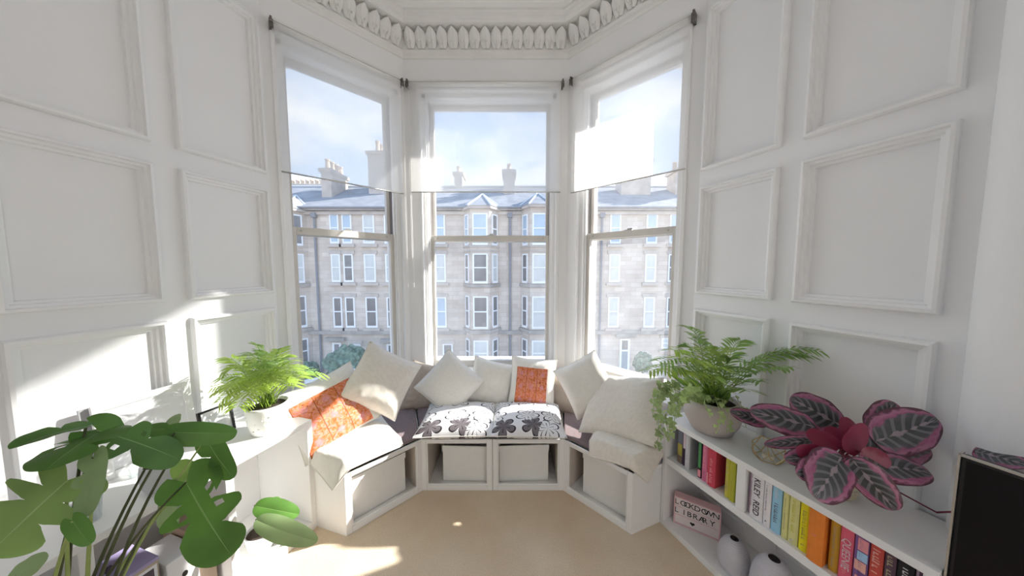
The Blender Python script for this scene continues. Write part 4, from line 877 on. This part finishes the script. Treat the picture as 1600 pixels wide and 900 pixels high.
def calathea_mat():
    m, N, L, out = new_mat('rose_painted_calathea')
    def mt(op, a=None, b=None, c=None):
        n = N.new('ShaderNodeMath'); n.operation = op
        for i, q in enumerate((a,b,c)):
            if q is None: continue
            if isinstance(q,(int,float)): n.inputs[i].default_value = q
            else: L.new(q, n.inputs[i])
        return n.outputs[0]
    p = N.new('ShaderNodeBsdfPrincipled'); p.inputs['Roughness'].default_value = 0.35; p.inputs['Specular IOR Level'].default_value = 0.5
    tc = N.new('ShaderNodeTexCoord'); sp = N.new('ShaderNodeSeparateXYZ'); L.new(tc.outputs['UV'], sp.inputs[0]); u, v = sp.outputs[0], sp.outputs[1]
    av = mt('MULTIPLY', mt('ABSOLUTE', mt('SUBTRACT', v, 0.5)), 2.0)
    nz = N.new('ShaderNodeTexNoise'); nz.inputs['Scale'].default_value = 7; L.new(tc.outputs['UV'], nz.inputs['Vector'])
    w = mt('ADD', av, mt('MULTIPLY', mt('SUBTRACT', nz.outputs['Fac'], 0.5), 0.62))
    cr = N.new('ShaderNodeValToRGB'); e = cr.color_ramp.elements; e[0].position = 0.0; e[0].color = (0.30,0.24,0.27,1); e[1].position = 1.0; e[1].color = (0.09,0.035,0.05,1)
    for pos, c in ((0.06,(0.035,0.04,0.04,1)),(0.45,(0.06,0.065,0.07,1)),(0.60,(0.11,0.10,0.115,1)),(0.66,(0.33,0.09,0.19,1)),(0.82,(0.43,0.17,0.28,1)),(0.90,(0.12,0.04,0.07,1))): q = e.new(pos); q.color = c
    L.new(w, cr.inputs[0])
    st = mt('SINE', mt('MULTIPLY', mt('SUBTRACT', u, mt('MULTIPLY', av, 0.24)), 46.0))
    s2 = mt('MULTIPLY', mt('GREATER_THAN', st, 0.45), mt('LESS_THAN', w, 0.62))
    mx = N.new('ShaderNodeMixRGB'); mx.inputs[2].default_value = (0.27,0.25,0.29,1); L.new(mt('MULTIPLY', s2, 0.5), mx.inputs[0]); L.new(cr.outputs[0], mx.inputs[1])
    ge = N.new('ShaderNodeNewGeometry'); bk = N.new('ShaderNodeMixRGB'); bk.inputs[2].default_value = (0.24,0.025,0.065,1); L.new(ge.outputs['Backfacing'], bk.inputs[0]); L.new(mx.outputs[0], bk.inputs[1])
    L.new(bk.outputs[0], p.inputs['Base Color']); t = N.new('ShaderNodeBsdfTranslucent'); L.new(bk.outputs[0], t.inputs[0])
    s = N.new('ShaderNodeMixShader'); s.inputs[0].default_value = 0.2; L.new(p.outputs[0], s.inputs[1]); L.new(t.outputs[0], s.inputs[2]); L.new(s.outputs[0], out.inputs[0]); return m
M['calathea'] = calathea_mat(); M['crimson_stem'] = mat('crimson_stem', (0.16,0.02,0.04), 0.5, 0.2)

def leaf(Lh, Wd, kind='oval', slits=(), bend=0.25, fold=0.15, curl=0.0, wave=0.0, seed=0, holes=()):
    """leaf blade in local space: base at the origin, tip along +Y, face up +Z; UV = along, across"""
    mb = MB(); NR = 9
    def edge(a):                                     # half outline: (x, y) for a 0..1 from base round to tip
        if kind == 'heart':
            th = math.pi*(1-a); r = 1.0
            x = math.sin(th)**0.75*0.5*(1.02-0.12*math.cos(th)) ; y = 0.46-0.60*math.cos(math.pi*a)*(0.94+0.06*a)
            y = -0.16+1.16*(0.5-0.5*math.cos(math.pi*a)) if a > 0 else -0.10
            x = 0.5*math.sin(math.pi*min(1,a*0.97+0.03))**0.72*(1.08-0.25*a)
            return Vector((x*Wd, y*Lh, 0))
        x = 0.5*math.sin(math.pi*a**0.85)**0.9; y = 0.5-0.5*math.cos(math.pi*a)
        return Vector((x*Wd, y*Lh, 0))
    def mid_(a): return Vector((0, Lh*max(0.0, min(1, (0.02+0.98*a**1.35) if kind == 'heart' else a)), 0))
    def shape(x, y, side):
        t = y/Lh; q = 1-fold*0 
        z = -bend*Lh*t*t + abs(x)*fold - curl*x*x/Wd*2.0 + wave*Wd*0.05*math.sin(t*14+seed+side)*(abs(x)/Wd*2)**2
        return Vector((x*(1-0.25*fold), y*(1-0.3*bend*abs(t)), z))
    for side in (1,-1):
        sl = sorted(s for s, sd in slits if sd == side); lobes = [0.0]+sl+[1.0]
        for j in range(len(lobes)-1):
            a0, a1 = lobes[j], lobes[j+1]; n = max(4, int(26*(a1-a0))); v = []; uv = []
            for r in range(NR+1):
                rr = r/NR; k = max(0.0, (rr-0.42)/0.58)**0.7
                for i in range(n+1):
                    f = i/n; g0 = 0.072*k*min(1, 4*(a1-a0)) if j > 0 else 0.0; g1 = 0.072*k*min(1, 4*(a1-a0)) if j < len(lobes)-2 else 0.0
                    a = a0+g0+(a1-a0-g0-g1)*f; E = edge(a); P = mid_(a); cut = 1.0
                    if sl: cut = 1-0.16*(abs(2*f-1)**3)*rr*(1 if (j > 0 or f > 0.5) and (j < len(lobes)-2 or f < 0.5) else 0)
                    q = P + (E-P)*rr*cut; v.append(shape(q.x*side, q.y, side)); uv.append((a, 0.5+0.5*side*rr))
            fc = []
            for r in range(NR):
                for i in range(n):
                    if any(abs((r+.5)/NR-hr) < 0.10 and abs((a0+(a1-a0)*(i+.5)/n)-ha) < 0.022 and hs == side for ha, hr, hs in holes): continue
                    q = (r*(n+1)+i, r*(n+1)+i+1, (r+1)*(n+1)+i+1, (r+1)*(n+1)+i); fc.append(q[::-1] if side > 0 else q)
            mb.add(v, fc, uv)
    return mb
def put_leaf(mb, base, tip, face, mt, parent, name='leaf', org=Vector()):
    """turn the blade so that it runs base to tip with its upper side towards face"""
    Y = (tip-base).normalized(); Z = (face - Y*face.dot(Y)).normalized(); X = Y.cross(Z)
    m = Matrix((X,Y,Z)).transposed(); mb.v = [tuple(m @ Vector(q) + base - org) for q in mb.v]
    return mb.build(name, M[mt], parent, True)
def arc(a, b, lift, n=10, sway=Vector()):
    return [a.lerp(b, t) + Vector((0,0,lift))*math.sin(math.pi*t)*1.0 + sway*math.sin(math.pi*t) for t in [i/n for i in range(n+1)]]
def pt(px, py, Y): return on_y(px, py, Y)

# monstera in the left foreground
MB0 = Vector((-1.06, 0.60, 0.0))
mo = thing('monstera_plant', 'large monstera plant with split leaves in the left foreground', 'plant', MB0)
q = MB(); q.lathe([(0.11,0),(0.13,0.02),(0.155,0.36),(0.16,0.38),(0.145,0.38),(0.14,0.34),(0.001,0.33)], 32, close=False); q.build('pot', M['pot_grey'], mo, True)
q = MB(); q.lathe([(0.142,0.35),(0.001,0.36)], 24, close=False); q.build('soil', M['soil'], mo)
crown = Vector((-1.06,0.60,0.36))
S7 = [(0.30,1),(0.46,1),(0.62,1),(0.30,-1),(0.48,-1),(0.66,-1)]
MON = [  # attach px, tip px, depth at both, width m, length factor, facing, slits, holes, material, bend, fold
 ((108,748,0.60),(-30,872,0.50),0.20,(0.5,-0.75,0.45),[(0.28,1),(0.45,1),(0.62,-1),(0.40,-1)],(), 'monstera_pale',0.10,0.10),
 ((138,666,0.66),(20,680,0.56),0.080,(0.1,-0.35,0.9),[(0.45,1)],(), 'monstera',0.25,0.35),
 ((158,674,0.68),(66,722,0.56),0.15,(0.15,-0.38,0.9),[(0.30,1),(0.45,1),(0.55,-1)],((0.5,0.4,1),), 'monstera',0.15,0.10),
 ((150,672,0.68),(296,712,0.78),0.135,(-0.05,-0.48,0.87),[(0.32,1),(0.5,1),(0.36,-1),(0.56,-1)],((0.4,0.4,1),(0.5,0.42,-1)), 'monstera',0.15,0.10),
 ((146,712,0.62),(128,806,0.55),0.058,(0.6,-0.7,0.3),[(0.4,1),(0.6,1)],((0.5,0.45,1),), 'pale_leaf',0.15,0.25),
 ((270,676,0.80),(372,676,0.88),0.075,(-0.1,-0.75,0.6),[],(), 'monstera',0.12,-0.35),
 ((322,684,0.92),(352,748,0.84),0.090,(0.1,-0.8,0.55),[(0.5,1)],(), 'monstera',0.2,0.2),
 ((290,752,0.84),(352,872,0.74),0.215,(0.30,-0.75,0.55),[(0.34,1),(0.52,1),(0.68,-1),(0.46,-1)],((0.36,0.42,-1),(0.45,0.42,-1),(0.54,0.42,-1),(0.45,0.45,1)), 'monstera',0.12,0.12),
 ((280,760,0.88),(248,842,0.84),0.095,(0.2,-0.8,0.5),[(0.5,-1)],(), 'pale_leaf',0.15,0.2),
 ((300,745,0.92),(272,722,0.94),0.075,(0.2,-0.6,0.75),[],(), 'palm2',0.1,0.2),
 ((264,672,0.86),(272,644,0.90),0.050,(0.2,-0.8,0.5),[],(), 'pale_leaf',0.2,0.1),
 ((300,672,0.84),(205,665,0.80),0.060,(0.2,-0.5,0.8),[(0.5,1)],(), 'monstera',0.2,0.1),
 ((112,812,0.54),(138,852,0.53),0.040,(0.5,-0.7,0.5),[],(), 'monstera',0.15,0.2),
 ((20,905,0.46),(72,868,0.48),0.050,(0.3,-0.4,0.85),[],(), 'pale_leaf',0.1,0.2),
]
for i, (at, tp, wd, face, sl, ho, mt_, bd, fo) in enumerate(MON):
    a, b = pt(*at), pt(*tp); Lh = (b-a).length*1.02
    put_leaf(leaf(Lh, wd*0.88, 'heart', sl, bd, fo, 0.15, 0.5, i, ho), a, b, Vector(face), mt_, mo, 'leaf', MB0)
    d = (b-a).normalized(); st = crown + Vector((0.035*math.cos(i*2.4), 0.035*math.sin(i*2.4), 0)); e = a + d*0.004
    c1 = st.lerp(e, 0.30) + Vector((0, 0, 0.13 + 0.03*(i % 3))); pts = []
    for k in range(13):
        t = k/12; pts.append(st*(1-t)**2 + c1*2*t*(1-t) + e*t*t - MB0)
    q = MB(); q.tube(pts, lambda t, i=i: 0.0050*(1-0.5*t), 7); q.build('petiole', M['stem'] if i % 3 else M['pale_stem'], mo, True)

# fronds of parlour palms
def frond(parent, org, base, tip, lift, n, ll, mt_, seed, droop=0.25, name='frond', width=0.010):
    rnd = random.Random(seed); mb = MB(); pts = arc(base-org, tip-org, lift, 12); mb.tube(pts, lambda t: 0.0022*(1-0.6*t), 5)
    for k in range(n):
        t = 0.28+0.72*(k+0.5)/n; f = t*12; i = min(11, int(f)); p = pts[i].lerp(pts[i+1], f-i); tg = (pts[i+1]-pts[i]).normalized()
        up = Vector((0,0,1)); sd = tg.cross(up); sd = sd.normalized() if sd.length > 0.1 else Vector((1,0,0)); nn = sd.cross(tg)
        l = ll*(0.55+0.45*math.sin(math.pi*min(1,(t-0.2)*1.15)))*rnd.uniform(0.85,1.12)
        for s in (1,-1):
            d = (sd*s*0.80 + tg*0.62 + nn*rnd.uniform(-0.05,0.18)).normalized(); w = nn.cross(d).normalized()*width*rnd.uniform(0.8,1.2)*0.5
            q1 = p + d*l*0.35 + nn*0.004; q2 = p + d*l*0.72 - up*l*droop*0.4; q3 = p + d*l - up*l*droop
            mb.add([p, q1+w, q1-w, q2+w*0.85, q2-w*0.85, q3], [(0,2,1),(1,2,4,3),(3,4,5)], [(0,.5),(.35,1),(.35,0),(.7,1),(.7,0),(1,.5)])
    return mb.build(name, M[mt_], parent, True)
# left palm in a dimpled white pot
M['pot_white'] = mat('white_dimpled_ceramic', (0.80,0.80,0.76), 0.6, 0.03, 10, 0.15, 60)
pc = onL(0.135, 0.110, LUH); lp = thing('potted_palm', 'sunlit yellow green parlour palm in a white dimpled pot on the left shelf', 'plant', pc)
q = MB(); prof = [(0.060,0),(0.066,0.008),(0.080,0.07),(0.084,0.125),(0.085,0.138),(0.079,0.138),(0.077,0.12),(0.001,0.115)]; q.lathe(prof, 40, close=False); pot_o = q.build('pot', M['pot_white'], lp, True)
for k in range(26):
    a, z = k*2.4, 0.025+0.085*((k*7) % 26)/26; r = 0.068+0.0145*(z/0.11); m = MB(); m.lathe([(0.0055,-0.001),(0.004,0.002),(0.0015,0.0035)], 8, close=False); o = m.build('pot_stud', M['pot_white'], pot_o, True)
    o.location = (r*math.cos(a), r*math.sin(a), z); o.rotation_euler = (0, R(82), a)
q = MB(); q.lathe([(0.077,0.122),(0.001,0.126)], 24, close=False); q.build('soil', M['soil'], lp)
rnd = random.Random(5); top = pc + Vector((0,0,0.122))
PALM = [(402,541,1.34),(386,565,1.30),(352,580,1.26),(335,606,1.22),(344,628,1.20),(372,636,1.16),(420,552,1.42),(448,556,1.46),(466,572,1.46),(505,586,1.50),(468,592,1.34),(446,575,1.20),(410,570,1.12),(385,596,1.10),(428,590,1.10),(455,606,1.14),(400,612,1.08),(360,600,1.34),(430,565,1.30),(412,585,1.36),(348,590,1.30),(332,618,1.28),(360,560,1.34),(375,575,1.18),(395,552,1.24),(440,590,1.06),(462,585,1.22),(385,620,1.04),(418,600,1.02),(350,612,1.12),(490,580,1.46),(404,560,1.18),(436,548,1.36),(370,606,1.06),(424,578,1.08),(452,566,1.30)]
for i, (px, py, Y) in enumerate(PALM):
    b = top + Vector((rnd.uniform(-.025,.025), rnd.uniform(-.025,.025), 0)); frond(lp, pc, b, pt(px,py,Y), 0.055+0.03*rnd.random(), 13, 0.085, 'palm' if i % 6 else 'palm2', i+20, 0.25, width=0.0085)
for i in range(9):
    b = top + Vector((rnd.uniform(-.03,.03), rnd.uniform(-.03,.03), 0)); e = top + Vector((rnd.uniform(-.07,.07), rnd.uniform(-.07,.07), rnd.uniform(.06,.13))); q = MB(); q.tube(arc(b-pc, e-pc, 0.01, 5), 0.0022, 5); q.build('stem', M['pale_stem'], lp)
# right planter: palm and trailing ivy
M['planter'] = mat('warm_grey_stoneware', (0.50,0.455,0.425), 0.75, 0.04, 6, 0.05, 60)
qc = onR(0.170, 0.115, BH); rp = thing('mixed_planter', 'rounded warm grey planter with palm fronds and trailing ivy on the bookcase', 'plant', qc)
q = MB(); q.lathe([(0.070,0),(0.086,0.006),(0.113,0.055),(0.122,0.095),(0.115,0.135),(0.103,0.158),(0.096,0.158),(0.103,0.13),(0.001,0.125)], 40, close=False); q.build('pot', M['planter'], rp, True)
q = MB(); q.lathe([(0.099,0.135),(0.001,0.142)], 24, close=False); q.build('soil', M['soil'], rp)
top = qc + Vector((0,0,0.138))
FRD = [(1076,512,1.36,.10,'palm2'),(1158,532,1.40,.09,'palm2'),(1278,548,1.16,.10,'palm2'),(1245,552,1.22,.08,'palm2'),(1235,575,1.12,.06,'palm2'),(1196,596,1.10,.04,'palm2'),(1172,612,1.08,.03,'palm2'),(1142,560,1.30,.08,'palm2'),(1100,548,1.22,.09,'palm'),(1062,560,1.22,.08,'palm'),(1030,566,1.30,.09,'palm2'),(1014,580,1.34,.08,'palm'),(1046,574,1.14,.07,'palm2'),(1084,565,1.10,.07,'palm'),(1120,575,1.12,.06,'palm'),(1108,590,1.06,.05,'palm2'),(1132,592,1.18,.05,'palm'),(1070,540,1.44,.08,'palm2'),(1210,565,1.34,.06,'palm2'),(1052,548,1.30,.09,'palm'),(1040,582,1.24,.07,'palm'),(1094,532,1.34,.09,'palm2'),(1128,545,1.26,.08,'palm'),(1068,582,1.10,.06,'palm'),(1150,575,1.20,.06,'palm2'),(1262,556,1.18,.09,'palm2')]
for i, (px,py,Y,lf,mm) in enumerate(FRD):
    b = top + Vector((rnd.uniform(-.04,.04), rnd.uniform(-.04,.04), 0)); frond(rp, qc, b, pt(px,py,Y), lf, 13, 0.090, mm, i+60, 0.22, width=0.011)
def ivy(parent, org, pts, n, size, seed, mt_='ivy'):
    rnd = random.Random(seed); mb = MB(); P = [Vector(p)-org for p in pts]; sm = []
    for i in range(len(P)-1):
        for k in range(6): sm.append(P[i].lerp(P[i+1], k/6))
    sm.append(P[-1]); mb.tube(sm, 0.0014, 5)
    for k in range(n):
        f = (k+rnd.random())/n*(len(sm)-1.001); i = int(f); c = sm[i].lerp(sm[i+1], f-i); d = Vector((rnd.uniform(-1,1), rnd.uniform(-1.2,0.6), rnd.uniform(-0.7,0.8))).normalized()
        nn = Vector((rnd.uniform(-.4,.4), -0.8, rnd.uniform(0,.9))).normalized(); X = d.cross(nn).normalized(); s = size*rnd.uniform(0.7,1.25); c = c + d*s*0.35
        prof = [(0,0),(0.45,0.05),(0.62,0.32),(0.34,0.50),(0.26,0.78),(0,1.0),(-0.26,0.78),(-0.34,0.50),(-0.62,0.32),(-0.45,0.05)]
        mb.add([c + X*(a*s) + d*(b*s) + nn*(-0.25*a*a*s) for a, b in prof] + [c + d*0.4*s + nn*0.06*s], [(10,j,(j+1)%10) for j in range(10)], [(b, 0.5+0.5*a/0.62) for a, b in prof]+[(0.4,0.5)])
    return mb.build('ivy_trail', M[mt_], parent)
tl = top + Vector((0,0,0.01))
IV = [[(1064,626,1.30),(1040,612,1.28),(1028,640,1.24),(1030,680,1.20),(1024,700,1.19)], [(1070,620,1.26),(1046,628,1.22),(1040,655,1.20),(1046,686,1.18)], [(1060,612,1.32),(1034,600,1.30),(1022,622,1.27),(1020,652,1.26)], [(1080,622,1.20),(1056,640,1.17),(1052,668,1.16)],
      [(1100,624,1.15),(1104,640,1.12),(1110,652,1.11)], [(1118,624,1.16),(1126,645,1.125),(1124,664,1.12),(1118,678,1.12)], [(1128,624,1.19),(1138,650,1.155),(1136,676,1.14)], [(1150,620,1.24),(1162,640,1.23),(1166,668,1.22)], [(1076,610,1.20),(1052,600,1.20),(1036,606,1.20),(1030,625,1.19)], [(1090,612,1.16),(1076,606,1.14),(1064,622,1.13)]]
for i, path in enumerate(IV): ivy(rp, qc, [tl]+[pt(*p) for p in path], 42 if i < 4 or i > 7 else 10, 0.021 if i < 4 or i > 7 else 0.017, i+90)
for i in range(46):
    a = rnd.uniform(0, 6.28); r = rnd.uniform(0.03,0.11); b = top + Vector((0.5*r*math.cos(a), 0.5*r*math.sin(a), 0.0)); e = top + Vector((r*math.cos(a)*1.3, r*math.sin(a)*1.3, rnd.uniform(0.03,0.15))) + Vector((-0.03,0.02,0))
    put_leaf(leaf((e-b).length, 0.030, 'oval', (), 0.2, 0.2, 0, 0.3, i), b, e, Vector((0,-0.4,1)), ('palm2','ivy','palm')[i % 3], rp, 'leaf', qc)
# rose painted calathea
cc = onR(0.600, 0.130, BH); ca = thing('calathea_plant', 'purple and pink rose painted calathea in a small pot on the bookcase', 'plant', cc)
M['cal_pot'] = mat('striped_basket_pot', (0.52,0.47,0.34), 0.6, 0.35, 4, 0, None, 0.3, 0, (1,1,40))
q = MB(); q.lathe([(0.045,0),(0.052,0.01),(0.060,0.075),(0.062,0.085),(0.056,0.085),(0.054,0.07),(0.001,0.068)], 32, close=False); q.build('pot', M['cal_pot'], ca, True)
q = MB(); q.lathe([(0.055,0.072),(0.001,0.075)], 20, close=False); q.build('soil', M['soil'], ca)
ctop = cc + Vector((0,0,0.075)); yb = cc.y
CAL = [  # attach px, tip px, depths, width, facing
 ((1276,668,0.98),(1178,641,1.02),0.098,(-0.05,-0.75,0.65)), ((1200,660,1.06),(1144,642,1.09),0.055,(0.0,-0.8,0.6)), ((1318,668,1.00),(1240,622,1.06),0.125,(-0.15,-0.85,0.5)),
 ((1272,688,0.92),(1200,694,0.92),0.036,(0.1,-0.8,0.6)), ((1366,690,0.85),(1474,655,0.83),0.115,(-0.25,-0.85,0.45)), ((1352,700,0.84),(1470,700,0.86),0.095,(-0.2,-0.8,0.55)),
 ((1348,724,0.78),(1466,735,0.78),0.080,(-0.2,-0.6,0.75)), ((1316,712,0.80),(1282,778,0.74),0.105,(-0.3,-0.85,0.35)), ((1330,716,0.78),(1402,802,0.72),0.075,(-0.7,-0.55,0.25)),
 ((1338,700,0.86),(1322,652,0.90),0.045,(0.8,0.5,0.3)), ((1304,712,0.84),(1234,716,0.82),0.055,(-0.1,-0.7,0.7)), ((1330,700,0.84),(1292,668,0.90),0.05,(0.5,0.7,0.2)),
 ((1310,722,0.80),(1252,742,0.78),0.065,(-0.2,-0.75,0.6)), ((1372,688,0.88),(1400,628,0.90),0.085,(-0.3,-0.85,0.4)), ((1345,705,0.80),(1388,726,0.78),0.05,(0.4,0.7,-0.2)), ((1312,700,0.84),(1262,672,0.90),0.06,(0.3,0.8,0.3)), ((1322,706,0.82),(1346,664,0.86),0.05,(0.6,0.7,0.2)), ((1300,716,0.82),(1240,704,0.84),0.05,(0.2,0.7,-0.4)), ((1326,714,0.79),(1352,752,0.76),0.06,(-0.4,-0.7,0.4)), ((1520,704,0.775),(1604,724,0.69),0.050,(-0.4,-0.75,0.5)),
]
for i, (at, tp, wd, face) in enumerate(CAL):
    a, b = pt(*at), pt(*tp)
    put_leaf(leaf((b-a).length*1.04, wd*1.15, 'oval', (), 0.10, 0.10, 0.25, 0.6, i), a, b, Vector(face), 'calathea', ca, 'leaf', cc)
    st = ctop + Vector((0.02*math.cos(i*2.4), 0.02*math.sin(i*2.4), 0)); path = arc(st-cc, a-cc+(b-a)*0.03, 0.03, 8) if i < 19 else [st-cc, onR(0.70,0.215,0.665)-cc, onR(0.79,0.20,0.66)-cc, onR(0.86,0.15,0.74)-cc, a-cc+(b-a)*0.03]
    q = MB(); q.tube(path, 0.0026, 6); q.build('petiole', M['crimson_stem'], ca, True)
# small potted plant inside the left shelf unit
sc_ = onL(0.195, 0.105, 0.0455); sp_ = thing('small_potted_plant', 'small plant with two broad drooping leaves in a white pot inside the left shelf', 'plant', sc_)
q = MB(); q.lathe([(0.078,0),(0.086,0.010),(0.084,0.014),(0.001,0.008)], 32, close=False); q.build('saucer', M['pot_white'], sp_, True)
q = MB(); q.lathe([(0.048,0.010),(0.055,0.02),(0.066,0.085),(0.066,0.09),(0.060,0.09),(0.058,0.075),(0.001,0.072)], 32, close=False); q.build('pot', M['pot_grey'], sp_, True)
q = MB(); q.lathe([(0.059,0.078),(0.001,0.082)], 20, close=False); q.build('soil', M['soil'], sp_)
for i, (at, tp, wd, face, mm) in enumerate([((398,790,1.14),(468,806,1.16),0.085,(0.1,-0.75,0.65),'monstera'), ((400,812,1.10),(492,856,1.08),0.090,(-0.05,-0.75,0.6),'pale_leaf'), ((405,800,1.20),(440,775,1.26),0.06,(0,-0.8,0.6),'monstera')]):
    a, b = pt(*at), pt(*tp); put_leaf(leaf((b-a).length, wd, 'oval', (), 0.25, 0.2, 0.3, 0.3, i), a, b, Vector(face), mm, sp_, 'leaf', sc_)
    q = MB(); q.tube(arc(sc_+Vector((0,0,0.078))-sc_, a-sc_, 0.03, 8), 0.003, 6); q.build('petiole', M['stem'], sp_, True)
